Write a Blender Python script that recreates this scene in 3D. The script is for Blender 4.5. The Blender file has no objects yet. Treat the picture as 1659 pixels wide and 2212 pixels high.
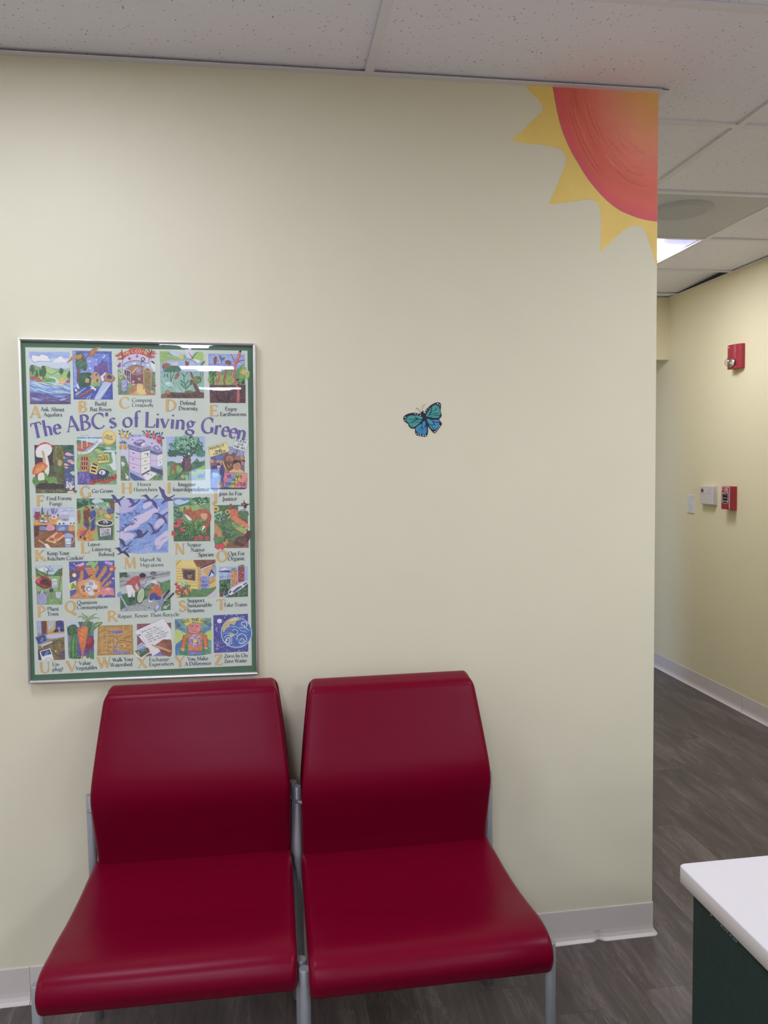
import bpy, bmesh, math, random
from mathutils import Vector, Matrix
from mathutils.geometry import tessellate_polygon

SC = bpy.context.scene
COL = SC.collection
PI = math.pi
H = 2.5217          # ceiling height
XR = 1.529          # plane of the long wall on the right
YE = 2.745          # header at the end of the corridor
YB = -11.2          # far wall behind the viewer
XL = -5.4           # left wall of the waiting area

# ------------------------------------------------------------------ camera
cam_d = bpy.data.cameras.new('camera'); cam = bpy.data.objects.new('camera', cam_d); COL.objects.link(cam)
cam_d.sensor_fit = 'HORIZONTAL'; cam_d.sensor_width = 36.0
cam_d.lens = 36.0 * 1690.53 / 1659.0; cam_d.clip_start = .02; cam_d.clip_end = 60
R = ((0.98879731, 0.14730071, 0.0241324), (-0.14854141, 0.98695594, 0.06207595), (-0.01467379, -0.06496519, 0.99777964))
cam.matrix_world = Matrix(((R[0][0], R[0][2], -R[0][1], -1.14674), (R[1][0], R[1][2], -R[1][1], -2.19031), (R[2][0], R[2][2], -R[2][1], 1.47178), (0, 0, 0, 1)))
SC.camera = cam
SC.view_settings.view_transform = 'Standard'; SC.view_settings.look = 'None'
SC.view_settings.gamma = 1; SC.view_settings.exposure = 2.1; SC.view_settings.use_curve_mapping = False

# ------------------------------------------------------------------ world: daylight outside the far window
W = bpy.data.worlds.new('sky'); SC.world = W; W.use_nodes = True
W.node_tree.nodes['Background'].inputs[0].default_value = (.45, .62, 1, 1)
W.node_tree.nodes['Background'].inputs[1].default_value = 2.2

# ------------------------------------------------------------------ lamps of the room (x, y, strength factor)
LAMP = 8.6
LIGHTS = [(-1.765, -.87, .43), (.6825, 1.715, .56),
          (-1.765, -3.17, 1), (-1.765, -4.995, 1), (-1.765, -6.825, 1), (-1.765, -9.265, 1),
          (-4.2, -1.335, .8), (-4.2, -3.775, 1),
          (.675, -1.335, .72), (.675, -3.775, 1), (.675, -6.825, 1), (.675, -9.265, 1)]
LAMP_COLOR = (.965, 1.0, 1.11)

# ------------------------------------------------------------------ helpers
def s2l(c): return c / 12.92 if c <= .04045 else ((c + .055) / 1.055) ** 2.4
def hexlin(h, g=1.0):
    h = h.lstrip('#')
    if len(h) == 3: h = ''.join(c * 2 for c in h)
    return tuple(min(.95, s2l(int(h[i:i + 2], 16) / 255) * g) for i in (0, 2, 4))

def mat(name, color, rough=.6, metal=0.0, spec=.5, emit=None, estr=0, coat=0):
    m = bpy.data.materials.new(name); m.use_nodes = True
    b = m.node_tree.nodes['Principled BSDF']
    b.inputs['Base Color'].default_value = (*color, 1)
    b.inputs['Roughness'].default_value = rough; b.inputs['Metallic'].default_value = metal
    b.inputs['Specular IOR Level'].default_value = spec
    b.inputs['Coat Weight'].default_value = coat
    if emit:
        b.inputs['Emission Color'].default_value = (*emit, 1); b.inputs['Emission Strength'].default_value = estr
    return m
def nodes(m): return m.node_tree.nodes, m.node_tree.links, m.node_tree.nodes['Principled BSDF']
def noise_on(m, scale, amount, detail=4, stretch=(1, 1, 1), bump=0, bscale=None, rough_amt=0):
    """mottle the base colour a little and add bump"""
    n, l, b = nodes(m)
    tc = n.new('ShaderNodeTexCoord'); mp = n.new('ShaderNodeMapping'); mp.inputs['Scale'].default_value = stretch
    l.new(tc.outputs['Object'], mp.inputs[0])
    t = n.new('ShaderNodeTexNoise'); t.inputs['Scale'].default_value = scale; t.inputs['Detail'].default_value = detail
    l.new(mp.outputs[0], t.inputs['Vector'])
    if amount:
        base = b.inputs['Base Color'].default_value[:3]
        mr = n.new('ShaderNodeMapRange'); mr.inputs[1].default_value = .3; mr.inputs[2].default_value = .7
        mr.inputs[3].default_value = 1 - amount; mr.inputs[4].default_value = 1 + amount
        l.new(t.outputs['Fac'], mr.inputs[0])
        vm = n.new('ShaderNodeVectorMath'); vm.operation = 'SCALE'; vm.inputs[0].default_value = base
        l.new(mr.outputs[0], vm.inputs['Scale']); l.new(vm.outputs[0], b.inputs['Base Color'])
    if bump:
        t2 = n.new('ShaderNodeTexNoise'); t2.inputs['Scale'].default_value = bscale or scale; t2.inputs['Detail'].default_value = 3
        l.new(tc.outputs['Object'], t2.inputs['Vector'])
        bp = n.new('ShaderNodeBump'); bp.inputs['Strength'].default_value = bump; bp.inputs['Distance'].default_value = .001
        l.new(t2.outputs['Fac'], bp.inputs['Height']); l.new(bp.outputs[0], b.inputs['Normal'])
    return m

class MB:
    def __init__(s): s.v = []; s.f = []; s.mi = []; s.sm = []
    def add(s, vs, fs, mi=0, smooth=False):
        o = len(s.v); s.v += [tuple(p) for p in vs]
        for f in fs: s.f.append(tuple(i + o for i in f)); s.mi.append(mi); s.sm.append(smooth)
        return s
    def box(s, x0, x1, y0, y1, z0, z1, mi=0):
        x0, x1 = min(x0, x1), max(x0, x1); y0, y1 = min(y0, y1), max(y0, y1); z0, z1 = min(z0, z1), max(z0, z1)
        v = [(x, y, z) for z in (z0, z1) for y in (y0, y1) for x in (x0, x1)]
        return s.add(v, [(0, 2, 3, 1), (4, 5, 7, 6), (0, 1, 5, 4), (2, 6, 7, 3), (0, 4, 6, 2), (1, 3, 7, 5)], mi)
    def tube(s, pts, r, n=20, caps=True, mi=0):
        pts = [Vector(p) for p in pts]; rr = r if isinstance(r, (list, tuple)) else [r] * len(pts)
        rings = []; d0 = (pts[1] - pts[0]).normalized()
        up = Vector((0, 0, 1)) if abs(d0.z) < .9 else Vector((1, 0, 0)); u = d0.cross(up).normalized()
        for i, p in enumerate(pts):
            d = ((pts[min(i + 1, len(pts) - 1)] - pts[max(i - 1, 0)])).normalized()
            u = (u - d * u.dot(d)).normalized(); w = d.cross(u)
            rings.append([p + (u * math.cos(2 * PI * k / n) + w * math.sin(2 * PI * k / n)) * rr[i] for k in range(n)])
        v = [q for ring in rings for q in ring]
        f = [(i * n + k, i * n + (k + 1) % n, (i + 1) * n + (k + 1) % n, (i + 1) * n + k) for i in range(len(pts) - 1) for k in range(n)]
        s.add(v, f, mi, True)
        if caps:
            s.add(rings[0], [tuple(range(n))[::-1]], mi); s.add(rings[-1], [tuple(range(n))], mi)
        return s
    def rod(s, x, y, z0, z1, r, n=24, bev=.0015, mi=0):
        return s.tube([(x, y, z0), (x, y, z1 - bev), (x, y, z1)], [r, r, r - bev], n, True, mi)
    def sphere(s, c, r, n=14, m=8, mi=0, sc=(1, 1, 1)):
        v = []; f = []
        for j in range(m + 1):
            a = PI * j / m
            for i in range(n):
                b = 2 * PI * i / n
                v.append((c[0] + sc[0] * r * math.sin(a) * math.cos(b), c[1] + sc[1] * r * math.sin(a) * math.sin(b), c[2] + sc[2] * r * math.cos(a)))
        for j in range(m):
            for i in range(n): f.append((j * n + i, (j + 1) * n + i, (j + 1) * n + (i + 1) % n, j * n + (i + 1) % n))
        return s.add(v, f, mi, True)
    def build(s, name, mats, parent=None, bevel=0, seg=2, loc=None):
        me = bpy.data.meshes.new(name)
        org = Vector(loc) if loc else Vector((0, 0, 0))
        me.from_pydata([tuple(Vector(p) - org) for p in s.v], [], s.f)
        if not isinstance(mats, (list, tuple)): mats = [mats]
        for m in mats: me.materials.append(m)
        me.polygons.foreach_set('material_index', s.mi); me.polygons.foreach_set('use_smooth', s.sm); me.update()
        bm = bmesh.new(); bm.from_mesh(me); bmesh.ops.remove_doubles(bm, verts=bm.verts, dist=1e-6)
        bmesh.ops.recalc_face_normals(bm, faces=bm.faces); bm.to_mesh(me); bm.free()
        o = bpy.data.objects.new(name, me); COL.objects.link(o); o.location = org
        if parent: o.parent = parent
        if bevel:
            b = o.modifiers.new('bevel', 'BEVEL'); b.width = bevel; b.segments = seg; b.limit_method = 'ANGLE'; b.angle_limit = R_(40)
        return o
def R_(d): return math.radians(d)
def empty(name, loc):
    o = bpy.data.objects.new(name, None); COL.objects.link(o); o.location = loc; o.empty_display_size = .05; return o
def tag(o, label=None, cat=None, group=None, kind=None):
    if label: o['label'] = label
    if cat: o['category'] = cat
    if group: o['group'] = group
    if kind: o['kind'] = kind
    return o
def part(mb, name, mats, root, bevel=0, seg=2):
    """build a part given in room coordinates under a root Empty standing at root.location"""
    o = mb.build(name, mats, None, bevel, seg); o.parent = root
    off = Vector(root.location); 
    if root.parent: off += Vector(root.parent.location)
    for v in o.data.vertices: v.co -= off
    return o
def subpart(mb, name, mats, par, base, bevel=0, seg=2):
    o = mb.build(name, mats, None, bevel, seg); o.parent = par
    for v in o.data.vertices: v.co -= Vector(base)
    return o
def catmull(pts, n=5, closed=True):
    out = []; m = len(pts)
    rng = range(m) if closed else range(m - 1)
    for i in rng:
        g = (lambda k: pts[k % m]) if closed else (lambda k: pts[max(0, min(m - 1, k))])
        p0, p1, p2, p3 = g(i - 1), g(i), g(i + 1), g(i + 2)
        for j in range(n):
            t = j / n
            out.append(tuple(.5 * (2 * p1[k] + (p2[k] - p0[k]) * t + (2 * p0[k] - 5 * p1[k] + 4 * p2[k] - p3[k]) * t * t + (3 * p1[k] - p0[k] - 3 * p2[k] + p3[k]) * t ** 3) for k in range(len(p1))))
    if not closed: out.append(pts[-1])
    return out

# ------------------------------------------------------------------ materials
GA = 1 / .68        # printed / painted colour as seen -> reflectance
wall_m = noise_on(mat('cream_paint', (.80, .765, .60), .52, spec=.35), 3, .012, 3, bump=.10, bscale=160)
hall_m = noise_on(mat('yellow_paint', (.84, .755, .52), .55, spec=.3), 3, .012, 3, bump=.10, bscale=160)
base_m = mat('vinyl_base', (.72, .655, .64), .38)
white_m = mat('white_metal', (.74, .72, .73), .45)
grid_m = mat('grid_white', (.80, .78, .84), .45)
silver_m = noise_on(mat('silver_paint', (.36, .38, .42), .42, .35), 400, .05)
dark_m = mat('dark', (.02, .02, .02), .8)
plenum_shade_m = mat('plenum_shade', (.04, .04, .04), .9)

# vinyl upholstery
red_m = mat('red_vinyl', (.172, .0009, .017), .31, spec=.15)
n, l, b = nodes(red_m)
tc = n.new('ShaderNodeTexCoord')
vo = n.new('ShaderNodeTexNoise'); vo.inputs['Scale'].default_value = 700; vo.inputs['Detail'].default_value = 2
l.new(tc.outputs['Object'], vo.inputs['Vector'])
b.inputs['Specular Tint'].default_value = (.80, .84, 1, 1)
bp = n.new('ShaderNodeBump'); bp.inputs['Strength'].default_value = .10; bp.inputs['Distance'].default_value = .0006
l.new(vo.outputs['Fac'], bp.inputs['Height']); l.new(bp.outputs[0], b.inputs['Normal'])

# acoustic tile: fine pinholes and short fissures
tile_m = mat('acoustic_tile', (.72, .69, .69), .85, spec=.15)
n, l, b = nodes(tile_m)
tc = n.new('ShaderNodeTexCoord')
def holes(scale, thr, stretch, jitter=1.0):
    mp = n.new('ShaderNodeMapping'); mp.inputs['Scale'].default_value = stretch; l.new(tc.outputs['Object'], mp.inputs[0])
    v = n.new('ShaderNodeTexVoronoi'); v.inputs['Scale'].default_value = scale; v.inputs['Randomness'].default_value = jitter; l.new(mp.outputs[0], v.inputs['Vector'])
    nz = n.new('ShaderNodeTexNoise'); nz.inputs['Scale'].default_value = scale * .55; l.new(mp.outputs[0], nz.inputs['Vector'])
    ad = n.new('ShaderNodeMath'); ad.operation = 'MULTIPLY'; l.new(nz.outputs['Fac'], ad.inputs[0]); ad.inputs[1].default_value = thr * 2
    mr = n.new('ShaderNodeMath'); mr.operation = 'LESS_THAN'; l.new(v.outputs['Distance'], mr.inputs[0]); l.new(ad.outputs[0], mr.inputs[1])
    return mr
h1 = holes(66, .115, (1, 1, .01)); h2 = holes(30, .066, (1.3, .55, .01)); h3 = holes(150, .16, (1, 1, .01))
mx = n.new('ShaderNodeMath'); mx.operation = 'MAXIMUM'; l.new(h1.outputs[0], mx.inputs[0]); l.new(h2.outputs[0], mx.inputs[1])
sc3 = n.new('ShaderNodeMath'); sc3.operation = 'MULTIPLY'; l.new(h3.outputs[0], sc3.inputs[0]); sc3.inputs[1].default_value = .25
mx2 = n.new('ShaderNodeMath'); mx2.operation = 'MAXIMUM'; l.new(mx.outputs[0], mx2.inputs[0]); l.new(sc3.outputs[0], mx2.inputs[1])
mixc = n.new('ShaderNodeMix'); mixc.data_type = 'RGBA'; l.new(mx2.outputs[0], mixc.inputs['Factor'])
mixc.inputs['A'].default_value = (.88, .87, .95, 1); mixc.inputs['B'].default_value = (.40, .37, .38, 1)
l.new(mixc.outputs['Result'], b.inputs['Base Color'])

# vinyl plank floor, planks run along the corridor (y)
floor_m = mat('vinyl_plank', (.08, .07, .065), .42, spec=.4)
n, l, b = nodes(floor_m)
tc = n.new('ShaderNodeTexCoord')
sep = n.new('ShaderNodeSeparateXYZ'); l.new(tc.outputs['Object'], sep.inputs[0])
def M(op, a, b2=None):
    k = n.new('ShaderNodeMath'); k.operation = op
    for i, q in enumerate((a, b2)):
        if q is None: continue
        if isinstance(q, (int, float)): k.inputs[i].default_value = q
        else: l.new(q, k.inputs[i])
    return k.outputs[0]
px = M('DIVIDE', sep.outputs[0], .152); row = M('FLOOR', px); fx = M('FRACT', px)
wn = n.new('ShaderNodeTexWhiteNoise'); wn.noise_dimensions = '1D'; l.new(row, wn.inputs['W'])
py = M('ADD', M('DIVIDE', sep.outputs[1], 1.22), M('MULTIPLY', wn.outputs[0], 7.3)); fy = M('FRACT', py)
cell = M('ADD', M('MULTIPLY', row, 13.7), M('FLOOR', py))
wn2 = n.new('ShaderNodeTexWhiteNoise'); wn2.noise_dimensions = '1D'; l.new(cell, wn2.inputs['W'])
ex = M('MINIMUM', fx, M('SUBTRACT', 1, fx)); ey = M('MINIMUM', fy, M('SUBTRACT', 1, fy))
seam = M('MAXIMUM', M('LESS_THAN', ex, .006), M('LESS_THAN', ey, .0012))
cb = n.new('ShaderNodeCombineXYZ'); l.new(M('ADD', sep.outputs[0], M('MULTIPLY', wn2.outputs[0], 9)), cb.inputs[0]); l.new(sep.outputs[1], cb.inputs[1]); l.new(M('MULTIPLY', wn2.outputs[0], 31), cb.inputs[2])
def grain(sx, sy, sc, det, dist, ro=.6):
    mp = n.new('ShaderNodeMapping'); mp.inputs['Scale'].default_value = (sx, sy, 1); l.new(cb.outputs[0], mp.inputs[0])
    t = n.new('ShaderNodeTexNoise'); t.inputs['Scale'].default_value = sc; t.inputs['Detail'].default_value = det
    t.inputs['Distortion'].default_value = dist; t.inputs['Roughness'].default_value = ro; l.new(mp.outputs[0], t.inputs['Vector'])
    return t.outputs['Fac']
g1 = grain(6, .9, 3.2, 7, .9, .68); g2 = grain(30, 1.6, 5, 4, .6); g3 = grain(2.2, .5, 2.0, 3, 1.5)
ring = grain(7, 1.1, 2.2, 2, 2.6)
rg = M('ABSOLUTE', M('SUBTRACT', M('FRACT', M('MULTIPLY', ring, 9)), .5))
vein = M('MULTIPLY', M('SUBTRACT', .5, rg), .10)
st = grain(3.2, .55, 3.0, 6, 1.2, .7)
streak = M('MULTIPLY', M('GREATER_THAN', M('SUBTRACT', .018, M('ABSOLUTE', M('SUBTRACT', st, .5))), .010), M('MULTIPLY', M('GREATER_THAN', g3, .52), .16))
val = M('ADD', M('ADD', M('MULTIPLY', g1, .75), M('MULTIPLY', g2, .30)), M('ADD', M('MULTIPLY', g3, .45), M('ADD', vein, streak)))
val = M('ADD', val, M('MULTIPLY', wn2.outputs[0], .10))
cr = n.new('ShaderNodeValToRGB'); l.new(M('MULTIPLY', val, .95), cr.inputs[0])
e = cr.color_ramp.elements; e[0].position = .50; e[0].color = (.056, .046, .044, 1); e[1].position = 1.0; e[1].color = (.20, .165, .155, 1)
k = e.new(.66); k.color = (.082, .068, .065, 1); k = e.new(.80); k.color = (.110, .091, .087, 1)
mf = n.new('ShaderNodeMix'); mf.data_type = 'RGBA'; l.new(M('MULTIPLY', seam, .35), mf.inputs['Factor']); l.new(cr.outputs[0], mf.inputs['A']); mf.inputs['B'].default_value = (.03, .025, .024, 1)
l.new(mf.outputs['Result'], b.inputs['Base Color'])
bp = n.new('ShaderNodeBump'); bp.inputs['Strength'].default_value = .15; bp.inputs['Distance'].default_value = .001
l.new(val, bp.inputs['Height']); l.new(bp.outputs[0], b.inputs['Normal'])

# clear panes: mostly see-through with a mirror-like skin
def pane_mat(name, ior=1.5, tint=(1, 1, 1)):
    m = bpy.data.materials.new(name); m.use_nodes = True; nt = m.node_tree; nt.nodes.clear()
    o = nt.nodes.new('ShaderNodeOutputMaterial'); mx = nt.nodes.new('ShaderNodeMixShader')
    tr = nt.nodes.new('ShaderNodeBsdfTransparent'); tr.inputs[0].default_value = (*tint, 1)
    gl = nt.nodes.new('ShaderNodeBsdfGlossy'); gl.inputs['Roughness'].default_value = 0.0
    fr = nt.nodes.new('ShaderNodeFresnel'); ge = nt.nodes.new('ShaderNodeNewGeometry')   # thin sheet: same from both sides
    mr = nt.nodes.new('ShaderNodeMapRange'); mr.inputs[3].default_value = ior; mr.inputs[4].default_value = 1 / ior
    nt.links.new(ge.outputs['Backfacing'], mr.inputs[0]); nt.links.new(mr.outputs[0], fr.inputs['IOR'])
    nt.links.new(fr.outputs[0], mx.inputs[0]); nt.links.new(tr.outputs[0], mx.inputs[1]); nt.links.new(gl.outputs[0], mx.inputs[2]); nt.links.new(mx.outputs[0], o.inputs[0])
    return m
pane_m = pane_mat('picture_glass', 1.55)
dome_m = pane_mat('clear_plastic', 1.9, (.90, .90, .90))

# ================================================================== THE ROOM
def struct(mb, name, mats, bevel=0):
    o = mb.build(name, mats, None, bevel); o['kind'] = 'structure'; return o
struct(MB().box(XL - .1, XR + 1.2, YB - .1, YE + 1.6, -.12, 0), 'floor', floor_m)
# front wall with the mural: a thick mass that ends in a free corner at x = 0
struct(MB().box(XL - .1, 0, 0, YE + .02, 0, H + .3), 'wall_front', wall_m)
struct(MB().box(XR, XR + .12, YB - .1, YE + 1.6, 0, H + .3), 'wall_right', hall_m)
struct(MB().box(XL - .1, XL, YB - .1, 0, 0, H + .3), 'wall_left', wall_m)
struct(MB().box(0, XR, YE, YE + .30, 2.118, H + .3), 'wall_header', hall_m)
struct(MB().box(-1.2, 0, YE + .30, YE + 1.5, 0, H + .3).box(-1.2, XR + .1, YE + 1.5, YE + 1.6, 0, H + .3), 'wall_end', hall_m)
struct(MB().box(-.5, XR, YE + .3, YE + 1.55, H, H + .1), 'ceiling_vestibule', white_m)
# far wall behind the viewer with a small window and a door
wx0, wx1, wz0, wz1 = -2.42, -1.88, .93, 1.42
dx0, dx1 = -4.45, -3.55
mb = MB()
for a in ((XL, dx0, 0, H + .3), (dx0, dx1, 2.08, H + .3), (dx1, wx0, 0, H + .3), (wx0, wx1, 0, wz0), (wx0, wx1, wz1, H + .3), (wx1, XR, 0, H + .3)):
    mb.box(a[0], a[1], YB - .1, YB, a[2], a[3])
struct(mb, 'wall_rear', wall_m)
wnd = struct(MB().box(wx0, wx1, YB - .02, YB + .01, wz0, wz0 + .04).box(wx0, wx1, YB - .02, YB + .01, wz1 - .04, wz1).box(wx0, wx0 + .04, YB - .02, YB + .01, wz0, wz1).box(wx1 - .04, wx1, YB - .02, YB + .01, wz0, wz1), 'window_1', white_m)
MB().box(wx0 + .03, wx1 - .03, YB - .01, YB - .005, wz0 + .03, wz1 - .03).build('pane', pane_m, wnd)
wood_m = noise_on(mat('door_wood', (.30, .19, .11), .5), 5, .2, stretch=(8, 8, 1))
door = struct(MB().box(dx0, dx1, YB - .05, YB - .01, 0, 2.08), 'door_1', wood_m)
MB().tube([(dx0 + .08, YB - .005, 1.0), (dx0 + .08, YB + .04, 1.0), (dx0 + .2, YB + .04, 1.0)], .01).build('door_handle', silver_m, door)

# ---- suspended ceiling: tiles sit 8 mm above the face of the grid
TY = [.19 - .61 * k for k in range(19)]            # grid lines along x, from the corner into the room
TYH = [.80, 1.41, 2.02, 2.63]
TXM = [-.845 + 1.22 * k for k in range(-4, 2)]     # grid lines along y in the waiting area
TXH = [.375, .99]
zt = H + .008
lamp_cells = [(lx - .305, lx + .305, ly - .305, ly + .305) for lx, ly, _ in LIGHTS]
spk = (.375, .99, .80, 1.41)
def sub_rects(x0, x1, y0, y1, holes_):
    xs = sorted({x0, x1} | {min(max(h[i], x0), x1) for h in holes_ for i in (0, 1)}); ys = sorted({y0, y1} | {min(max(h[i], y0), y1) for h in holes_ for i in (2, 3)})
    out = []
    for i in range(len(xs) - 1):
        for j in range(len(ys) - 1):
            cx, cy = (xs[i] + xs[i + 1]) / 2, (ys[j] + ys[j + 1]) / 2
            if not any(h[0] < cx < h[1] and h[2] < cy < h[3] for h in holes_): out.append((xs[i], xs[i + 1], ys[j], ys[j + 1]))
    return out
mb = MB()
def tile(x0, x1, y0, y1, dz=(0, 0, 0, 0), g=.002, gt=None):
    gt = g if gt is None else gt
    mb.add([(x0 + g, y0 + g, zt + dz[0]), (x1 - g, y0 + g, zt + dz[1]), (x1 - g, y1 - gt, zt + dz[2]), (x0 + g, y1 - gt, zt + dz[3]),
            (x0 + g, y0 + g, zt + .016 + dz[0]), (x1 - g, y0 + g, zt + .016 + dz[1]), (x1 - g, y1 - gt, zt + .016 + dz[2]), (x0 + g, y1 - gt, zt + .016 + dz[3])],
           [(0, 3, 2, 1), (4, 5, 6, 7), (0, 1, 5, 4), (1, 2, 6, 5), (2, 3, 7, 6), (3, 0, 4, 7)])
hs = [c for c in lamp_cells] + [spk]
ysM = [YB] + sorted(TY)
xsM = [XL] + [x for x in TXM if x > XL] + [XR]
for i in range(len(xsM) - 1):
    for j in range(len(ysM) - 1):
        x0, x1, y0, y1 = xsM[i], xsM[i + 1], ysM[j], ysM[j + 1]
        if y1 > .1 and x1 < .1: y1 = -.002
        if y1 > .1 and x0 < 0 < x1:
            tile(x0, x1, y0, 0, gt=0); tile(0, x1, -.002, y1)
            continue
        loc = [h for h in hs if h[0] < x1 and h[1] > x0 and h[2] < y1 and h[3] > y0]
        for r in sub_rects(x0, x1, y0, y1, loc): tile(*r)
ysH = [.19] + TYH + [YE]
xsH = [0.002, .375, .99, XR]
for i in range(3):
    for j in range(5):
        x0, x1, y0, y1 = xsH[i], xsH[i + 1], ysH[j], ysH[j + 1]
        loc = [h for h in hs if h[0] < x1 - .01 and h[1] > x0 + .01 and h[2] < y1 - .01 and h[3] > y0 + .01]
        dz = (0, .030, .004, 0) if (i == 2 and j == 3) else (0, 0, 0, 0)   # one tile sits lifted along the corridor wall
        for r in sub_rects(x0, x1, y0, y1, loc): tile(*r, dz)
struct(mb, 'ceiling', tile_m)
struct(MB().box(XL - .1, XR + .1, YB - .1, 0, H + .14, H + .2).box(0, XR, 0, YE, H + .14, H + .2).box(XR - .004, XR, .2, YE, H + .004, H + .14), 'ceiling_deck_and_shade', plenum_shade_m)  # deck, plus a near-black strip on the wall standing in for plenum shade
# exposed T-grid
hb = .012
mb = MB()
for y in TY:
    mb.box(XL if y < .1 else 0, XR, y - hb, y + hb, H, H + .0075)
for y in TYH: mb.box(0, XR, y - hb, y + hb, H, H + .0075)
for x in TXM:
    if x > XL: mb.box(x - hb, x + hb, YB, YE if x > 0 else 0, H + .0002, H + .0077)
mb.box(.99 - hb, .99 + hb, .19, YE, H + .0002, H + .0077)
for (a, b_, c, d) in lamp_cells:
    if c > 0: continue
    for x in (a, b_): mb.box(x - hb, x + hb, c, d, H + .0002, H + .0077)
    if a < 0 or c < .1:
        for y in (c, d): mb.box(a, b_, y - hb, y + hb, H + .0001, H + .0076)
struct(mb, 'trim_1', grid_m)
# wall angle round the edge
mb = MB()
mb.box(XL, .022, -.022, 0, H - .0006, H + .0015).box(XL, 0, -.0015, 0, H, H + .02)
mb.box(0, .022, -.022, YE, H - .0007, H + .0014)
mb.box(XR - .022, XR, YB, YE, H - .0006, H + .0015).box(0, XR, YE - .022, YE, H - .0008, H + .0013)
mb.box(XL, XL + .022, YB, 0, H - .0006, H + .0015).box(XL, XR, YB, YB + .022, H - .0008, H + .0013)
struct(mb, 'trim_2', grid_m)

# ---- vinyl cove base, 10 cm, with a flared toe; (offset from wall, z)
def cove(path_fn, n_, side_dent=None):
    prof = [(.0, .1), (.0022, .1), (.003, .098), (.003, .030), (.0042, .018), (.008, .008), (.0145, .003), (.0165, .0016), (.0165, 0), (0, 0)]
    v = []; f = []; k = len(prof)
    for i in range(n_ + 1):
        t = i / n_; x, y, nx, ny, flat = path_fn(t)
        for (o, z) in prof:
            oo = o * (1 - flat) if z < .03 else o - .0005 * flat
            v.append((x + nx * oo, y + ny * oo, z + (.002 * flat if 0 < z < .02 else 0)))
    for i in range(n_):
        for j in range(k): f.append((i * k + j, i * k + (j + 1) % k, (i + 1) * k + (j + 1) % k, (i + 1) * k + j))
    f += [tuple(range(k)), tuple(range(n_ * k, n_ * k + k))[::-1]]
    return MB().add(v, f)
def front_path(t):
    x = -1.822 + t * 1.834 * .9935
    flat = .75 * math.exp(-((x + .178) / .012) ** 2) + .10 * math.exp(-((x + .23) / .05) ** 2)
    x = min(x, 0.0)
    return (x, 0, 0, -1, flat)
o = struct(cove(front_path, 220), 'baseboard_front', base_m)
struct(cove(lambda t: (XL + t * (-1.8235 - XL), 0, 0, -1, 0), 2), 'baseboard_front.001', base_m)
# short return round the free corner
prof = [(.0, .1), (.0022, .1), (.003, .098), (.003, .030), (.0042, .018), (.008, .008), (.0145, .003), (.0165, .0016), (.0165, 0)]
v = []; k = len(prof); na = 8
for i in range(na + 1):
    a = -PI / 2 + (PI / 2) * i / na
    for (q, z) in prof: v.append((q * math.cos(a), q * math.sin(a), z))
f = [(i * k + j, i * k + j + 1, (i + 1) * k + j + 1, (i + 1) * k + j) for i in range(na) for j in range(k - 1)]
m2 = MB().add(v, f, 0, True)
m3 = cove(lambda t: (0, t * YE, 1, 0, 0), 4); m2.add(m3.v, m3.f)
struct(m2, 'baseboard_corridor', base_m)
struct(cove(lambda t: (XR, YB + t * (1.875 - YB), -1, 0, 0), 4), 'baseboard_right', base_m)
struct(cove(lambda t: (XR, 1.878 + t * (YE + 1.4 - 1.878), -1, 0, 0), 4), 'baseboard_right.001', base_m)
struct(cove(lambda t: (XL, YB + t * (-YB), 1, 0, 0), 2), 'baseboard_left', base_m)
struct(cove(lambda t: (dx1 + t * (XR - dx1), YB, 0, 1, 0), 2), 'baseboard_rear', base_m)

# ================================================================== CEILING LIGHTS
emit_m = mat('lamp_lens', (.9, .9, .9), .5, emit=LAMP_COLOR, estr=LAMP)
lav_m = mat('lamp_reflector', (.6, .6, .75), .5, emit=(.56, .58, 1.0), estr=.17)
lamp_mats = {}
def lamp_mat(s):
    if s not in lamp_mats:
        lamp_mats[s] = mat('lamp_lens', (.9, .9, .9), .5, emit=LAMP_COLOR, estr=LAMP * s)
    return lamp_mats[s]
for i, (lx, ly, st) in enumerate(LIGHTS):
    hall = ly > 0
    root = empty('ceiling_light', (lx, ly, H))
    where = 'lit square lens light in the corridor ceiling past the grille panel' if hall else \
            'square ceiling light behind the viewer, seen only as a reflection'
    if hall: tag(root, where, 'ceiling light')
    else: tag(root, where, 'ceiling light', 'square lights over the waiting area')
    fr = MB(); a = .3045; c = .288; zz = H + .004
    for (x0, x1, y0, y1) in ((-a, a, -a, -c), (-a, a, c, a), (-a, -c, -c, c), (c, a, -c, c)):
        fr.box(lx + x0, lx + x1, ly + y0, ly + y1, H + .0078, H + .034)
    fr.box(lx - a, lx + a, ly - a, ly + a, zz + .03, zz + .034)
    part(fr, 'frame', white_m, root)
    # bright lens with rounded corner notches where the bluish reflector shows
    r = .17; s = c; outline = []
    for (sx, sy) in ((1, 1), (-1, 1), (-1, -1), (1, -1)):
        pts = []
        for q in range(7):
            th = PI / 2 * q / 6
            pts.append((sx * (s - r + r * (1 - math.cos(th)) * .35 + r * .35 * 0), sy * (s - r * math.sin(th) * .0 - 0)))
        pts = [(sx * (s), sy * (s - r)), (sx * (s - r * .55), sy * (s - r * .97)), (sx * (s - r * .8), sy * (s - r * .85)), (sx * (s - r * .95), sy * (s - r * .55)), (sx * (s - r), sy * s)]
        if sx * sy < 0: pts = pts[::-1]
        outline += pts
    part(MB().add([(lx + x, ly + y, zz + .008) for x, y in outline], [tuple(range(len(outline)))[::-1]]), 'lens', lamp_mat(st), root)
    part(MB().box(lx - c, lx + c, ly - c, ly + c, zz + .012, zz + .014), 'reflector', lav_m, root)

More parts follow.
